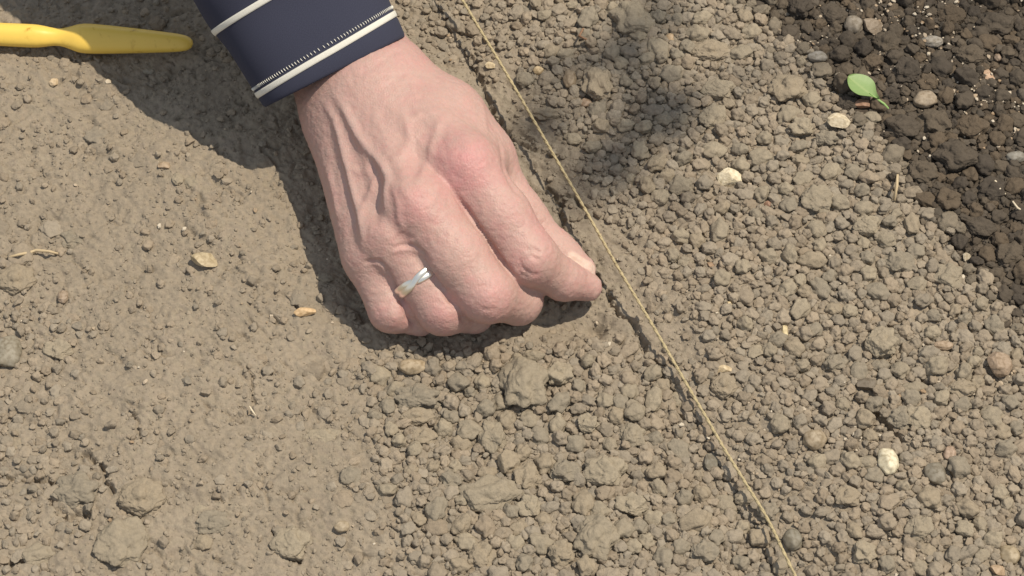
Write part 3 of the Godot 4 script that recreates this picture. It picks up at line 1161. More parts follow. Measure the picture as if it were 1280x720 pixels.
func make_leaf() -> void:
	var stalk_at := at(1098, 125, 0.75)
	var tip := at(1060, 96, 0.95)
	var root := base("fallen_leaf", stalk_at)
	tag(root, "small fresh green leaf lying on the dark damp soil", "leaf")
	var ax := tip - stalk_at
	var L := ax.length()
	ax = ax.normalized()
	var side := ax.cross(Vector3.UP).normalized()
	var up := side.cross(ax).normalized()
	up = up.rotated(ax, 0.18)
	side = ax.cross(up)
	root.basis = Basis(ax, up, side).orthonormalized()
	var blade := obj("blade", leaf_mesh(L, L * 0.76, 0.10, Color(0.19, 0.285, 0.10)), M.leaf, root)
	var sm: StandardMaterial3D = M.leaf.duplicate()
	sm.vertex_color_use_as_albedo = false
	sm.albedo_color = lin(0.24, 0.38, 0.12)
	var e := root.transform.affine_inverse() * at(1111, 137, 0.45)
	obj("stalk", joined([tube(PackedVector3Array([Vector3(L * 0.3, 0.0001, 0), Vector3(0, 0, 0), e * 0.5 + Vector3(0, 0.0006, 0), e]), PackedFloat32Array([0.0002, 0.0005, 0.00055, 0.0006]), 7)]), sm, root)

var packed_x := PackedFloat32Array()
var packed_z := PackedFloat32Array()
var packed_r := PackedFloat32Array()
var cell_head := {}
var cell_next := PackedInt32Array()
const CELL := 0.012

func occupy(x: float, z: float, r: float) -> void:
	var k := int(floor(x / CELL)) * 4096 + int(floor(z / CELL))
	cell_next.append(cell_head.get(k, -1))
	cell_head[k] = packed_x.size()
	packed_x.append(x); packed_z.append(z); packed_r.append(r)

func is_free(x: float, z: float, r: float, tight: float) -> bool:
	var cx := int(floor(x / CELL))
	var cz := int(floor(z / CELL))
	for i in range(cx - 1, cx + 2):
		for j in range(cz - 1, cz + 2):
			var q: int = cell_head.get(i * 4096 + j, -1)
			while q >= 0:
				var dx := packed_x[q] - x
				var dz := packed_z[q] - z
				var lim := (packed_r[q] + r) * tight
				if dx * dx + dz * dz < lim * lim:
					return false
				q = cell_next[q]
	return true

func lump_at(called: String, mesh: Mesh, mat: Material, px: float, py: float, w: float, h: float, sink := 0.25, flat := 0.8, turn := -1.0) -> MeshInstance3D:
	# w and h: how wide and how deep it shows on the board, px
	var g := at(px, py, 0.0)
	var rx := w * 0.5 / 3100.0 * cam_pos.distance_to(g)
	var rz := h * 0.5 / 3100.0 * cam_pos.distance_to(g) / 0.9
	var ry := minf(rx, rz) * flat
	var y := bed(g.x, g.z)
	var c := at(px, py, (y + ry * (1.0 - 2.0 * sink)) * 100.0)
	var o := obj(called, mesh, mat)
	var yaw := rng.randf_range(-0.35, 0.35) if turn < 0.0 else turn
	o.transform = Transform3D(Basis.from_scale(Vector3(rx, ry, rz)) * Basis(Vector3.UP, yaw), c)
	occupy(c.x, c.z, (rx + rz) * 0.5)
	return o

func make_stones() -> void:
	var angular := []
	var smooth := []
	for k in 6:
		angular.append(lump(4, 300 + k, 10, 0.12, 0.04, 0.42, 0.15, 0.97))
	for k in 5:
		smooth.append(lump(3, 340 + k, 4, 0.12, 0.018, 0.75, 0.15))
	# px, py, w, h, shape (0 angular, 1 rounded), variant, colour, name, label
	var list := [
		[912, 223, 29, 27, 0, 0, [0.70, 0.62, 0.46], "stone", "bright cream angular stone right of the string, below the soft shade"],
		[1047, 152, 31, 25, 0, 1, [0.62, 0.54, 0.40], "stone", "cream and brown stone at the damp soil's edge, below the leaf"],
		[1110, 577, 29, 31, 1, 0, [0.66, 0.60, 0.45], "pebble", "smooth cream pebble among grey clods at lower right"],
		[1156, 124, 28, 21, 1, 1, [0.36, 0.29, 0.21], "pebble", "rounded tan pebble on dark soil right of the leaf"],
		[1067, 31, 22, 26, 1, 2, [0.25, 0.22, 0.18], "stone", "grey stone beside a tan one on dark soil above the leaf"],
		[1090, 35, 34, 25, 0, 2, [0.34, 0.27, 0.20], "stone", "tan streaked stone beside a grey one on dark soil above the leaf"],
		[1166, 52, 32, 18, 0, 3, [0.30, 0.28, 0.25], "stone", "flat grey flake of stone on dark soil at top right"],
		[1022, 71, 22, 15, 1, 3, [0.25, 0.24, 0.22], "stone", "small blue grey stone at the damp soil's edge, left of the leaf"],
		[1077, 131, 24, 15, 0, 4, [0.34, 0.18, 0.11], "brick_chip", "orange brown chip just below the green leaf"],
		[1236, 95, 15, 17, 0, 5, [0.52, 0.36, 0.25], "stone", "small peach coloured stone on dark soil at far right"],
		[1270, 196, 26, 15, 1, 4, [0.24, 0.235, 0.21], "stone", "pale grey flat stone at the right edge of the dark soil"],
		[255, 327, 38, 25, 0, 2, [0.46, 0.38, 0.25], "stone", "angular tan stone alone on smooth soil left of the hand"],
		[381, 390, 26, 12, 0, 0, [0.60, 0.43, 0.25], "stone", "flat orange tan flake just left of the little finger"],
		[612, 82, 14, 12, 0, 1, [0.60, 0.50, 0.34], "stone", "small cream stone touching the string near the sleeve"],
		[673, 88, 13, 11, 1, 2, [0.56, 0.43, 0.26], "stone", "small yellow tan stone right of the string near the top"],
		[712, 99, 19, 23, 1, 0, [0.29, 0.215, 0.14], "pebble", "round brown pebble beside the large clod right of the string"],
		[732, 129, 16, 14, 1, 3, [0.30, 0.20, 0.135], "pebble", "small reddish brown pebble below the round brown pebble"],
		[1250, 455, 36, 36, 0, 3, [0.33, 0.235, 0.165], "stone", "large reddish brown stone at the right edge"],
		[1084, 482, 28, 20, 0, 4, [0.105, 0.082, 0.062], "stone", "dark brown angular stone among the clods at right"],
		[982, 415, 9, 19, 0, 5, [0.66, 0.56, 0.35], "stone", "narrow cream sliver standing among clods right of the string"],
		[905, 462, 18, 12, 0, 0, [0.58, 0.47, 0.31], "stone", "pale chip of stone on top of a clod right of the string"],
		[1187, 567, 15, 18, 1, 1, [0.40, 0.28, 0.21], "pebble", "pinkish pebble above a dark grey stone at lower right"],
		[1169, 592, 24, 30, 1, 3, [0.17, 0.155, 0.125], "stone", "dark grey stone below the pinkish pebble at lower right"],
		[1018, 549, 30, 26, 1, 4, [0.345, 0.275, 0.19], "stone", "dusty round pale brown stone left of the cream pebble"],
		[888, 578, 19, 27, 0, 1, [0.155, 0.145, 0.12], "stone", "dark grey stone right beside the string at lower right"],
		[991, 674, 23, 27, 1, 2, [0.165, 0.155, 0.125], "stone", "grey stone just right of the string near the bottom"],
		[1262, 694, 28, 22, 1, 0, [0.38, 0.305, 0.20], "pebble", "tan pebble in the bottom right corner"],
		[1247, 714, 24, 16, 0, 2, [0.44, 0.31, 0.20], "stone", "orange tan stone cut by the bottom edge at right"],
		[427, 658, 17, 14, 1, 1, [0.36, 0.29, 0.20], "pebble", "small round tan pebble on smooth soil at bottom centre"],
		[8, 440, 34, 44, 1, 3, [0.235, 0.215, 0.170], "stone", "smooth grey stone cut by the left edge"],
		[515, 458, 36, 20, 1, 4, [0.42, 0.33, 0.22], "stone", "pale brown half buried stone below the ring finger"],
		[79, 371, 17, 20, 0, 3, [0.34, 0.255, 0.19], "stone", "small pinkish stone on smooth soil at far left"],
		[205, 208, 16, 13, 0, 4, [0.42, 0.31, 0.21], "stone", "small tan flake on smooth soil below the sleeve's shadow"],
		[68, 103, 12, 10, 0, 5, [0.58, 0.46, 0.31], "stone", "small pale stone below the yellow handle"],
		[135, 102, 8, 8, 0, 1, [0.62, 0.54, 0.42], "stone", "tiny white stone below the yellow handle near the shadow"],
		[186, 89, 14, 8, 1, 2, [0.27, 0.25, 0.21], "pebble", "small flat grey pebble in the sleeve's shadow below the handle"],
		[889, 332, 15, 9, 0, 2, [0.33, 0.20, 0.115], "brick_chip", "orange brown chip among clods right of the thumb"],
		[960, 256, 9, 11, 0, 0, [0.30, 0.15, 0.10], "brick_chip", "small red brown chip between clods below the cream angular stone"],
		[1180, 432, 30, 14, 0, 3, [0.37, 0.27, 0.19], "stone", "flat pinkish brown stone among clods at far right"],
		[838, 48, 10, 16, 0, 4, [0.48, 0.35, 0.22], "stone", "narrow tan chip at the edge of the soft shade near the top"],
		[1208, 322, 12, 15, 0, 1, [0.48, 0.42, 0.32], "stone", "small pale stone on the lower edge of the dark soil"],
		[1247, 72, 10, 9, 1, 0, [0.30, 0.22, 0.16], "pebble", "tiny tan pebble on dark soil above the peach stone"],
		[912, 380, 8, 7, 0, 2, [0.56, 0.45, 0.28], "stone", "tiny yellowish chip among fine clods right of the string"],
	]
	for s in list:
		if s[6].max() < 0.45:      # soil dust clings to all but the palest
			var dust := [0.30, 0.257, 0.19] if dampness(Vector2(s[0], s[1])) < 0.0 else [0.2, 0.165, 0.125]
			for q in 3:
				s[6][q] = lerpf(s[6][q], dust[q], 0.3)
		var o := lump_at(s[7], angular[s[5]] if s[4] == 0 else smooth[s[5]], stone_mat(s[6], 0.7 if s[4] == 0 else 0.6), s[0], s[1], s[2], s[3], 0.22, 0.7)
		tag(o, s[8], "stone")
		if s[8].get_slice_count(" ") <= 9: landmarks.append([Vector2(s[0], s[1]), s[8]])

	# plant scraps
	var straw := StandardMaterial3D.new()
	straw.albedo_color = lin(0.46, 0.36, 0.22)
	straw.roughness = 0.8
	var pale := StandardMaterial3D.new()
	pale.albedo_color = lin(0.6, 0.52, 0.38)
	pale.roughness = 0.8
	var scraps := [
		[[[12, 321], [24, 318], [36, 316], [46, 313], [60, 314], [72, 317]], 0.6, 0.0007, straw, "curved straw coloured plant scrap at the left edge"],
		[[[1122, 219], [1121, 232], [1118, 250]], 1.1, 0.0007, straw, "short pale straw standing up at the damp soil's edge"],
		[[[312, 508], [315, 513], [319, 519]], 0.6, 0.0004, pale, "tiny pale straw on smooth soil at lower left"],
		[[[1244, 226], [1250, 236], [1258, 244]], 0.8, 0.0006, pale, "white root scrap on dark soil at the right edge"],
		[[[1266, 252], [1272, 260], [1279, 264]], 0.8, 0.0005, pale, "second white root scrap on dark soil, cut by the right edge"],
		[[[729, 36], [724, 45], [734, 50]], 0.9, 0.0006, stone_mat([0.3, 0.17, 0.1]), "bent reddish twig scrap near the top right of the string"],
	]
	for s in scraps:
		var pts := PackedVector3Array()
		var rad := PackedFloat32Array()
		var n: int = s[0].size()
		for i in n:
			var g := at(s[0][i][0], s[0][i][1], 0.0)
			pts.append(at(s[0][i][0], s[0][i][1], bed(g.x, g.z) * 100.0 + s[1] * (0.35 + 0.3 * sin(i * 2.0))))
			rad.append(s[2] * (0.55 + 0.45 * sin(PI * (i + 0.5) / n)))
		tag(obj("plant_scrap", joined([tube(pts, rad, 7)]), s[3]), s[4], "plant scrap", "", "")

var v_big := []
var v_mid := []
var v_small := []
var hand_box: AABB

func make_clods() -> void:
	for k in 8:
		v_big.append(lump(4, 100 + k, 4, 0.32, 0.13, 0.68, 0.14, 0.66))
	for k in 14:
		v_mid.append(lump(3, 140 + k, 4, 0.24, 0.11, 0.68, 0.24, 0.62))
	for k in 8:
		v_small.append(lump(2, 180 + k, 6, 0.34, 0.18, 0.55, 0.4, 0.8))
	# clods that stand out, one by one: px, py, w, h, label
	var list := [
		[655, 480, 54, 54, "large lumpy pale clod in front of the fingers"],
		[697, 468, 36, 32, "smooth rounded clod right beside the large lumpy clod below the hand"],
		[525, 497, 58, 34, "wide clod below the ring finger, beside smooth soil"],
		[520, 522, 40, 20, "low dark edged clod under the wide clod below the ring finger"],
		[615, 546, 38, 36, "knobbly clod directly below the large lumpy clod"],
		[757, 590, 50, 40, "large smooth oval clod at bottom centre, left of the string"],
		[706, 590, 36, 27, "pale flat topped clod left of the large oval clod"],
		[658, 598, 33, 32, "rounded clod left of the pale flat topped clod at bottom centre"],
		[612, 619, 66, 38, "widest flat clod at bottom centre"],
		[662, 634, 30, 30, "round clod right of the widest flat clod at bottom centre"],
		[563, 600, 28, 24, "small wedge shaped clod left of the widest flat clod"],
		[531, 546, 32, 24, "stepped clod at the edge of the smooth soil below the hand"],
		[484, 612, 26, 19, "small lone clod on smooth soil at bottom centre"],
		[405, 546, 46, 22, "flat pale clod lying on smooth soil below the little finger"],
		[438, 594, 22, 20, "lone clod on smooth soil beneath the flat pale clod"],
		[600, 694, 32, 32, "rounded clod near the bottom edge, left of centre"],
		[745, 672, 48, 46, "large clod near the bottom edge below the oval clod"],
		[790, 632, 40, 28, "broad clod left of the string near the bottom"],
		[100, 614, 56, 46, "large embedded clod at lower left, nearest the left edge"],
		[175, 624, 52, 42, "flat topped cracked clod at lower left, right of its neighbour"],
		[150, 680, 70, 54, "largest crusted clod in the lower left corner area"],
		[365, 680, 48, 40, "low embedded clod near the bottom edge left of centre"],
		[268, 654, 46, 26, "low dark edged clod on smooth soil at lower left"],
		[254, 679, 26, 22, "small clod just below the low dark edged clod at lower left"],
		[46, 694, 36, 22, "pale clod in the bottom left corner"],
		[74, 438, 36, 26, "clod beside the smooth grey stone at the left edge"],
		[90, 300, 34, 26, "flat clod above the pinkish stone at far left"],
		[18, 352, 44, 34, "broad low clod at the left edge below the straw scrap"],
		[240, 228, 18, 16, "upper small clod of a pair left of the wrist's shadow"],
		[222, 224, 14, 14, "lower left small clod of a pair left of the wrist's shadow"],
		[406, 347, 16, 12, "small clod at the shadow's edge beside the little finger"],
		[748, 106, 34, 42, "large pale clod in the soft shade right of the string"],
		[790, 24, 44, 42, "dark large clod in shade at the top edge"],
		[797, 44, 24, 18, "small clod tucked below the dark large clod at the top edge"],
		[735, 22, 26, 24, "rounded clod at the top edge right of the string"],
		[886, 66, 44, 26, "slab like clod at top, left of the dark soil"],
		[890, 147, 34, 32, "round smooth clod right of the soft shade"],
		[898, 112, 40, 26, "broad clod just above the round smooth clod"],
		[656, 100, 24, 20, "blocky clod right of the string above the wrist"],
		[685, 142, 34, 16, "flat dark clod right of the string beside the wrist"],
		[900, 289, 26, 34, "tall clod below the cream angular stone"],
		[1002, 160, 30, 24, "clod left of the cream and brown stone"],
		[1035, 174, 30, 22, "rounded clod under the cream and brown stone"],
		[985, 110, 44, 36, "broad clod near the top, left of the dark soil's edge"],
		[1020, 250, 44, 32, "broad grey clod in the middle of the right bank"],
		[1084, 282, 32, 26, "knobbly clod near the dark soil's edge at right"],
		[1122, 331, 36, 32, "large grey clod on the right bank nearest the dark soil"],
		[1140, 280, 20, 34, "tall pale clod against the dark soil's edge"],
		[1186, 346, 34, 28, "wide clod on the right bank by the dark soil's lower edge"],
		[1102, 430, 42, 36, "largest grey clod at right below the bank"],
		[1043, 455, 30, 24, "clod left of the largest grey clod at right"],
		[903, 484, 30, 28, "clod carrying a pale chip right of the string"],
		[975, 530, 26, 24, "rounded clod left of the dusty pale brown stone"],
		[1148, 522, 32, 28, "rough clod right of the dark brown angular stone"],
		[1126, 524, 28, 26, "clod beside a deep gap at right"],
		[1205, 485, 30, 22, "flat clod left of the reddish brown stone"],
		[1240, 520, 26, 22, "rounded clod below the reddish brown stone"],
		[850, 500, 24, 20, "clod on the left of the string where its shadow ends"],
		[960, 640, 28, 24, "clod under the string near the bottom"],
		[1060, 620, 30, 26, "clod below the dusty pale brown stone"],
		[1150, 660, 32, 30, "rounded clod near the bottom edge at right"],
		[1080, 690, 28, 28, "clod at the bottom edge right of the string"],
		[880, 690, 34, 26, "clod at the bottom edge left of the string"],
		[700, 690, 28, 26, "clod at the bottom edge left of the large bottom clod"],
		[790, 545, 30, 26, "clod above the large oval clod, left of the string"],
		[735, 530, 28, 22, "clod between the hand and the large oval clod"],
		[675, 545, 24, 26, "clod between the lumpy clod and the flat topped clod"],
		[820, 590, 26, 24, "clod right of the large oval clod beside the string"],
	]
	for i in list.size():
		var s: Array = list[i]
		var big: bool = s[2] > 27
		var o := lump_at("soil_clod", v_big[i % v_big.size()] if big else v_mid[i % v_mid.size()], M["dry%d" % (i % 4)], s[0], s[1], s[2], s[3], 0.50 if s[0] < 450 else 0.30, 0.62 if s[0] < 450 else 0.72, rng.randf() * TAU if absf(s[2] - s[3]) < 10 else 0.1)
		tag(o, s[4], "clod", "large dry clods")
		if s[4].get_slice_count(" ") <= 9: landmarks.append([Vector2(s[0], s[1]), s[4]])
	var damp_list := [
		[1040, 20, 30, 26, "dark clod at the top edge left of the paired stones"],
		[1105, 55, 32, 28, "black brown clod just below the tan streaked stone"],
		[1135, 90, 34, 30, "large dark clod above the rounded tan pebble"],
		[1160, 105, 26, 24, "dark clod touching the top of the rounded tan pebble"],
		[1130, 160, 38, 34, "large dark clod below the stalk of the leaf"],
		[1170, 155, 40, 34, "large dark clod below the rounded tan pebble"],
		[1060, 130, 26, 24, "dark clod left of the orange brown chip"],
		[1215, 160, 40, 32, "broad dark clod at right below the peach stone"],
		[1195, 195, 44, 36, "broad brown clod in the middle of the dark soil"],
		[1150, 215, 36, 28, "dark clod in the middle of the dark soil's edge"],
		[1240, 240, 36, 30, "dark clod left of the white root scraps"],
		[1185, 250, 34, 30, "dark rounded clod on the slope of the dark soil"],
		[1225, 285, 36, 28, "dark clod low on the slope of the dark soil"],
		[1262, 320, 34, 30, "dark clod at the right edge, low on the slope"],
		[1000, 10, 34, 28, "dark clod at the top edge, leftmost of the dark soil"],
		[1190, 20, 34, 26, "dark clod at the top edge right of the grey flake"],
		[1245, 30, 40, 30, "broad dark clod in the top right corner"],
		[1210, 70, 32, 24, "dark clod right of the flat grey flake"],
		[1115, 120, 22, 18, "small dark clod beside the leaf's stalk"],
		[1090, 80, 26, 22, "dark clod just above the leaf"],
	]
	for i in damp_list.size():
		var s: Array = damp_list[i]
		var o := lump_at("damp_clod", v_big[(i * 3) % v_big.size()], M["damp%d" % (i % 4)], s[0], s[1], s[2], s[3], 0.34, 0.72, rng.randf() * TAU)
		tag(o, s[4], "clod", "large damp clods")
		if s[4].get_slice_count(" ") <= 9: landmarks.append([Vector2(s[0], s[1]), s[4]])

	# the rest: packed from large to small without overlap
	var classes := [[5.4, 1500], [4.4, 2600], [3.6, 4000], [2.9, 8000], [2.3, 18000], [1.8, 52000], [1.4, 90000], [1.05, 100000]]
	var got := []      # [x, z, r, board px, damp]
	var X := 0.34
	var Z0 := -0.25
	var Z1 := 0.23
	var clump := noise(FastNoiseLite.TYPE_SIMPLEX_SMOOTH, 1.0 / 34.0, 2, 91)
	for c in classes:
		for k in c[1]:
			var x := rng.randf_range(-X, X)
			var z := rng.randf_range(Z0, Z1)
			var r: float = c[0] * 0.001 * rng.randf_range(0.86, 1.12)
			var p := plan(x, z)
			var rb := rubble(p)
			var rm := r * 1000.0
			var dmp := dampness(p) + n_patch.get_noise_2d(x * 4000.0, z * 4000.0) * 22.0
			var top := 1.3 + 2.3 * rb + 0.9 * clump.get_noise_2d(x * 1000.0, z * 1000.0)
			if p.y > 420.0 and string_side(p) < 0.0:
				top += 0.8
			if dmp > 0.0:
				top += 0.5
			if rm > top:
				continue
			var want := pow(rb, 1.7)
			if rm > 2.6:
				want *= 0.8
			if rng.randf() > want + (0.002 if rm < 2.0 else 0.0):
				continue
			if not is_free(x, z, r, 0.87 if rm > 2.0 else 0.82):
				continue
			occupy(x, z, r)
			var wet := clampf((dmp + rng.randfn() * 16.0 + 20.0) / 40.0, 0.0, 1.0)
			got.append([x, z, r, p, wet > 0.5, wet])
	for k in 420:
		var x := rng.randf_range(-0.25, 0.02)
		var z := rng.randf_range(-0.18, 0.16)
		var p := plan(x, z)
		var r := 0.001 * rng.randf_range(2.0, 4.6)
		if rubble(p) > 0.45 or rng.randf() > 0.42 + 0.6 * clump.get_noise_2d(x * 1000.0, z * 1000.0) or not is_free(x, z, r, 0.95):
			continue
		occupy(x, z, r)
		got.append([x, z, r, p, false, 0.0])
	# where the hand is, no clod
	var keep := []
	for g in got:
		var y := bed(g[0], g[1])
		var c := Vector3(g[0], y + g[2] * 0.3, g[1])
		if hand_box.has_point(c) and field(c, bones) < g[2] * 0.9:
			continue
		g.append(y)
		keep.append(g)
	var dry_n := 0
	var damp_n := 0
	var multi := {}
	for g in keep:
		var x: float = g[0]
		var z: float = g[1]
		var r: float = g[2]
		var p: Vector2 = g[3]
		var flat := rng.randf_range(0.7, 1.0)
		var sx := r * rng.randf_range(0.92, 1.3)
		var sz := r * rng.randf_range(0.95, 1.2)
		var y: float = g[6] + r * flat * rng.randf_range(0.1, 0.6)
		if r > 0.0019 and rubble(p) < 0.45:      # crusted in: only the back shows
			flat *= 0.55
			y = g[6] - r * flat * rng.randf_range(0.0, 0.45)
		var b := Basis(Vector3.UP, rng.randf() * TAU) * Basis.from_scale(Vector3(sx, r * flat, sz)) * Basis(Vector3(rng.randfn(), rng.randfn(), rng.randfn()).normalized(), rng.randf() * TAU)
		var tf := Transform3D(b, Vector3(x, y, z))
		var in_view := p.x > 4 and p.x < 1276 and p.y > 4 and p.y < 716
		var pick := rng.randi()
		var tone := rng.randi() % 4
		var small := r < 0.0019
		if in_view and r > 0.0017 and ((not g[4] and dry_n < 230) or (g[4] and damp_n < 200)):
			if g[4]: damp_n += 1
			else: dry_n += 1
			var o := obj("damp_clod" if g[4] else "soil_clod", v_mid[pick % v_mid.size()], M["mid%d" % (tone % 2)] if g[5] > 0.2 and g[5] < 0.8 else M[("damp%d" if g[4] else "dry%d") % tone])
			o.transform = tf
			var wh: Array = where_word(p, g[4])
			tag(o, single_out(p, r, maxf(sx, sz) / minf(sx, sz), flat, wh[0], g[4]), "clod", wh[1])
			continue
		var key := "%d %d %d" % [1 if g[4] else 0, 1 if small else 0, pick % (8 if small else 14)]
		if not multi.has(key):
			multi[key] = [v_small[pick % 8] if small else v_mid[pick % 14], []]
		var t := rng.randf_range(0.84, 1.1)
		var w := rng.randf_range(-0.03, 0.03)
		var col := Color(0.311 * (t + w), 0.261 * t, 0.199 * (t - w))
		t = rng.randf_range(0.75, 1.3)
		col = col.lerp(Color(0.100 * (t + w), 0.083 * t, 0.065 * (t - w)), smoothstep(0.1, 0.9, g[5]))
		multi[key][1].append([tf, col])
	# crumbs finer than that, between the clods
	for k in 90000:
		var x := rng.randf_range(-0.29, 0.29)
		var z := rng.randf_range(-0.22, 0.19)
		var p := plan(x, z)
		var rb := rubble(p)
		var r := 0.001 * (0.32 + 0.8 * pow(rng.randf(), 2.6))
		if rb < 0.4:
			r *= 0.74
		var dmp := dampness(p) + n_patch.get_noise_2d(x * 4000.0, z * 4000.0) * 22.0
		if rng.randf() > 0.55 + 0.5 * clump.get_noise_2d(x * 1500.0, z * 1500.0):
			continue
		var b := Basis(Vector3.UP, rng.randf() * TAU) * Basis.from_scale(Vector3(r * rng.randf_range(0.9, 1.4), r * rng.randf_range(0.6, 0.95), r)) * Basis(Vector3(rng.randfn(), rng.randfn(), rng.randfn()).normalized(), rng.randf() * TAU)
		var key := "%d 1 %d" % [1 if dmp > 0.0 else 0, rng.randi() % 8]
		var t := rng.randf_range(0.88, 1.1)
		var col := Color(0.302 * t, 0.254 * t, 0.194 * t)
		t = rng.randf_range(0.7, 1.35)
		col = col.lerp(Color(0.100 * t, 0.083 * t, 0.065 * t), smoothstep(-25.0, 25.0, dmp + rng.randfn() * 14.0))
		if not multi.has(key):
			multi[key] = [v_small[int(key.get_slice(" ", 2))], []]
		multi[key][1].append([Transform3D(b, Vector3(x, bed(x, z) + r * (rng.randf_range(-0.2, 0.4) if rb > 0.4 else rng.randf_range(-0.5, 0.2)), z)), col])
	# pale grit: perlite white and tan specks
	var grit := []
	for s in [[1130, 45, 30, 60], [1225, 130, 30, 90], [1200, 70, 70, 120], [1100, 40, 60, 60], [1260, 160, 25, 40], [1160, 20, 60, 50], [1040, 60, 40, 40], [1070, 555, 16, 36], [1010, 520, 14, 16], [1120, 700, 26, 26], [1270, 480, 12, 20], [700, 540, 300, 46], [980, 350, 160, 46], [300, 330, 260, 50], [1150, 560, 120, 40], [560, 80, 40, 10], [870, 545, 20, 12], [940, 455, 20, 6]]:
		for k in s[3]:
			var g := at(s[0] + rng.randfn() * s[2], s[1] + rng.randfn() * s[2] * 0.7, 0.0)
			var r := 0.001 * (0.28 + 0.5 * pow(rng.randf(), 2.5))
			var b := Basis(Vector3.UP, rng.randf() * TAU) * Basis.from_scale(Vector3(r * rng.randf_range(0.9, 1.5), r * 0.8, r))
			var c := Color(0.62, 0.55, 0.44).lerp(Color(0.34, 0.24, 0.15), pow(rng.randf(), 1.3))
			grit.append([Transform3D(b, Vector3(g.x, bed(g.x, g.z) + (0.0016 if dampness(plan(g.x, g.z)) > 0.0 else 0.0008) * rng.randf_range(0.3, 1.3), g.z)), c])
	stuff("loose_dry_crumbs", "small grey brown crumbs of dry soil covering the bed", multi, "0")
	stuff("loose_damp_crumbs", "small dark crumbs of damp soil in the top right corner", multi, "1")
	stuff("pale_grit", "tiny white and tan grit specks scattered over the soil", {"g": [v_small[2], grit]}, "g")

func stuff(called: String, label: String, multi: Dictionary, which: String) -> void:
	var root := base(called, Vector3.ZERO)
	tag(root, label, "grit" if which == "g" else "crumbs", "", "stuff")
	for key in multi:
		if not key.begins_with(which):
			continue
		var mm := MultiMesh.new()
		mm.transform_format = MultiMesh.TRANSFORM_3D
		mm.use_colors = true
		mm.mesh = multi[key][0]
		var list: Array = multi[key][1]
		mm.instance_count = list.size()
		for i in list.size():
			mm.set_instance_transform(i, list[i][0])
			mm.set_instance_color(i, list[i][1])
		var o := MultiMeshInstance3D.new()
		o.multimesh = mm
		o.material_override = M.dry_tint
		o.name = "grit" if which == "g" else "crumbs"
		o.set_meta("kind", "stuff")
		root.add_child(o, true)

var landmarks := []     # [board px, label]
var used := {}
func single_out(p: Vector2, r: float, long_: float, flat: float, fallback: String, is_damp: bool) -> String:   # a label by look and by the nearest thing that stands out
	var order := landmarks.duplicate()
	order.sort_custom(func(a, b): return a[0].distance_squared_to(p) < b[0].distance_squared_to(p))
	var size := "sizeable" if r > 0.0033 else ("middling" if r > 0.0025 else "small")
	var look := "oblong" if long_ > 1.25 else ("flat" if flat < 0.85 else "round")
	var tone := "dark" if is_damp else "dry"
	for k in mini(16, order.size()):
		var d: Vector2 = p - order[k][0]
		var side := "right of" if absf(d.x) > absf(d.y) * 1.6 and d.x > 0 else ("left of" if absf(d.x) > absf(d.y) * 1.6 else ("below" if d.y > 0 else "above"))
		var l := "%s %s %s clod %s the %s" % [size, look, tone, side, order[k][1]]
		if not used.has(l):
			used[l] = true
			return l
	return "%s %s %s" % [size, look, fallback]

func where_word(p: Vector2, is_damp: bool) -> Array:
	if is_damp:
		if p.y < 130: return ["dark crumbly clod on the upper part of the damp soil", "upper damp clods"]
		return ["dark crumbly clod on the lower slope of the damp soil", "lower damp clods"]
	var s := string_side(p)
	if s > 0:
		if p.y < 240: return ["grey brown clod right of the string, level with the hand", "dry clods on the upper right"]
		if p.y < 480: return ["grey brown clod on the right bank below the dark soil", "dry clods on the right bank"]
		return ["grey brown clod at lower right, right of the string", "dry clods at lower right"]
	if p.y > 400:
		if p.x > 400: return ["grey brown clod below the hand, left of the string", "dry clods below the hand"]
		return ["grey brown clod half sunk in the smooth soil at lower left", "dry clods at lower left"]
	if p.x > 480: return ["clod between the wrist and the string", "dry clods between wrist and string"]
	return ["clod on the smooth soil left of the hand", "dry clods left of the hand"]

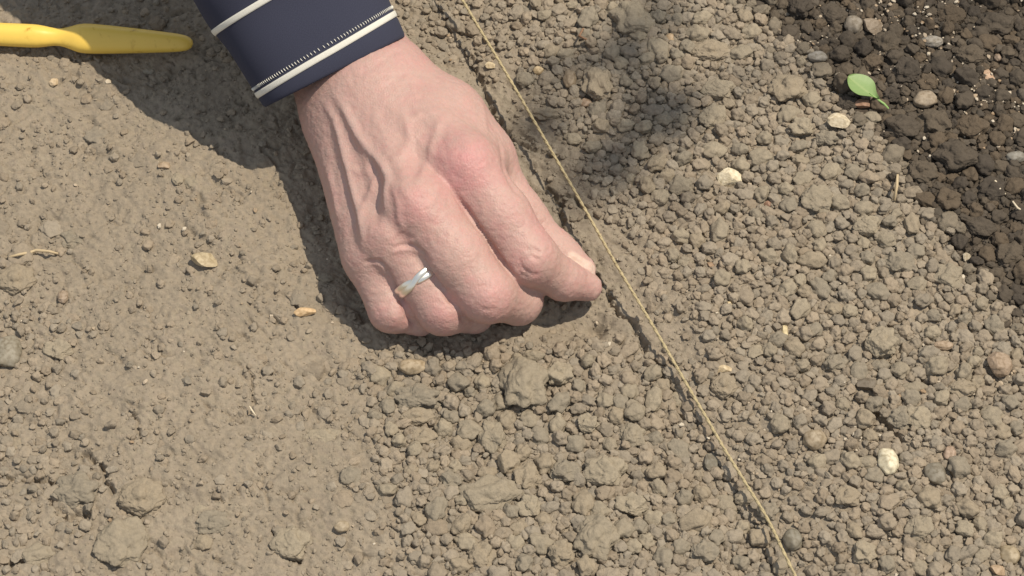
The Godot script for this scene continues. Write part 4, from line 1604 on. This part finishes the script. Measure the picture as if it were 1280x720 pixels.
func make_tree(sun_to: Vector3) -> void:
	# a young tree to the right of the picture; one low twig hangs into the sun and throws the soft shade right of the string
	var root := base("young_tree", Vector3(2.05, 0.0, -0.7))
	tag(root, "young leafy tree out of view at right whose twig shades the soil", "tree")
	var o := root.position
	var H := 2.0
	var aim := at(770, 150, 0.3)
	var tip := aim + sun_to * (H / sun_to.y)
	obj("trunk", joined([tube(PackedVector3Array([Vector3(0, -0.05, 0), Vector3(0.02, 0.5, 0.01), Vector3(-0.01, 1.1, 0.03), Vector3(0.03, 1.7, 0.0), Vector3(0.05, 2.7, 0.02)]), PackedFloat32Array([0.05, 0.042, 0.036, 0.028, 0.012]), 12)]), M.bark, root)
	var start := Vector3(-0.01, 1.2, 0.02)
	var end := tip - o
	var mid := start.lerp(end, 0.55) + Vector3(0, 0.16, 0)
	obj("branch", joined([tube(PackedVector3Array([start, start.lerp(mid, 0.5) + Vector3(0, 0.04, 0), mid, mid.lerp(end, 0.6), end]), PackedFloat32Array([0.014, 0.011, 0.007, 0.003, 0.0012]), 8)]), M.bark, root)
	var lm := leaf_mesh(0.055, 0.032, 0.1, Color(0.07, 0.16, 0.035))
	var r := RandomNumberGenerator.new()
	r.seed = 5
	# leaves of the hanging twig, spread where the shade falls
	var twig := [[775, 42], [802, 68], [830, 96], [846, 126], [668, 112], [688, 142], [712, 170], [740, 190], [768, 206], [796, 216], [824, 212], [842, 188], [846, 158], [764, 66], [812, 112], [728, 148], [760, 228], [806, 236], [655, 88], [742, 100], [815, 20], [840, 55], [786, 132], [728, 60], [700, 215], [858, 220]]
	for s in twig:
		var g := at(s[0], s[1], 0.3) + sun_to * ((H + r.randf_range(-0.12, 0.12)) / sun_to.y)
		var l := obj("leaf", lm, M.leaf, root)
		var b := Basis(Vector3.UP, r.randf() * TAU) * Basis(Vector3.RIGHT, r.randf_range(-0.5, 0.5)) * Basis.from_scale(Vector3.ONE * r.randf_range(0.32, 0.44))
		l.transform = Transform3D(b, g - o)
		obj("leaf_stalk", joined([tube(PackedVector3Array([g - o, (g - o).lerp(end, 0.5) + Vector3(0, 0.006, 0), end.lerp(mid, 0.05)]), PackedFloat32Array([0.0005, 0.0006, 0.0008]), 5)]), M.bark, root)
	var st := MultiMesh.new()
	st.transform_format = MultiMesh.TRANSFORM_3D
	st.mesh = lm
	st.instance_count = 700
	for k in 700:
		var c := Vector3(0.4, 1.95, 0.0) + Vector3(r.randfn() * 0.26, r.randfn() * 0.28, r.randfn() * 0.3)
		st.set_instance_transform(k, Transform3D(Basis(Vector3.UP, r.randf() * TAU) * Basis(Vector3.RIGHT, r.randf_range(-0.9, 0.9)), c))
	var crown := MultiMeshInstance3D.new()
	crown.multimesh = st
	crown.material_override = M.leaf
	crown.name = "crown"
	crown.set_meta("kind", "stuff")
	root.add_child(crown)

func _ready() -> void:
	rng.seed = 2024
	var a := deg_to_rad(PITCH)
	cam_f = Vector3(0, -sin(a), -cos(a))
	cam_u = Vector3(0, cos(a), -sin(a))
	cam_pos = -cam_f * DIST
	var cam := Camera3D.new()
	cam.name = "camera"
	cam.fov = rad_to_deg(2.0 * atan(360.0 / FOCAL))
	cam.near = 0.02
	cam.far = 200.0
	add_child(cam)
	cam.look_at_from_position(cam_pos, Vector3.ZERO, Vector3.UP)
	cam.current = true

	var env := Environment.new()
	env.background_mode = Environment.BG_SKY
	var sky := Sky.new()
	var sm := ProceduralSkyMaterial.new()
	sm.sky_top_color = Color(0.66, 0.70, 0.76)
	sm.sky_horizon_color = Color(0.88, 0.87, 0.84)
	sm.sky_curve = 0.2
	sm.ground_bottom_color = Color(0.3, 0.27, 0.22)
	sm.ground_horizon_color = Color(0.6, 0.6, 0.58)
	sky.sky_material = sm
	env.sky = sky
	env.background_energy_multiplier = 1.1
	env.tonemap_mode = Environment.TONE_MAPPER_LINEAR
	env.tonemap_exposure = 0.97
	env.sdfgi_enabled = true
	env.ssao_enabled = true
	env.ssil_enabled = true
	var we := WorldEnvironment.new()
	we.name = "world_environment"
	we.environment = env
	add_child(we)

	var el := deg_to_rad(68.0)
	var sun_to := Vector3(cos(el) * 0.99, sin(el), -cos(el) * 0.10).normalized()
	var sun := DirectionalLight3D.new()
	sun.name = "sun"
	sun.light_energy = 1.5
	sun.light_color = Color(1.0, 0.955, 0.88)
	sun.light_angular_distance = 0.53
	sun.shadow_enabled = true
	add_child(sun)
	sun.look_at_from_position(sun_to * 5.0, Vector3.ZERO, Vector3.UP)

	make_materials()
	make_ground()
	print("ground ", Time.get_ticks_msec())
	make_person()
	print("person ", Time.get_ticks_msec())
	hand_box = AABB(bones[0][0], Vector3.ZERO)
	for bn in bones:
		hand_box = hand_box.expand(bn[0]).expand(bn[1])
	hand_box = hand_box.grow(0.025)
	make_tool()
	make_string()
	make_leaf()
	make_stones()
	make_clods()
	print("clods ", Time.get_ticks_msec())
	make_tree(sun_to)
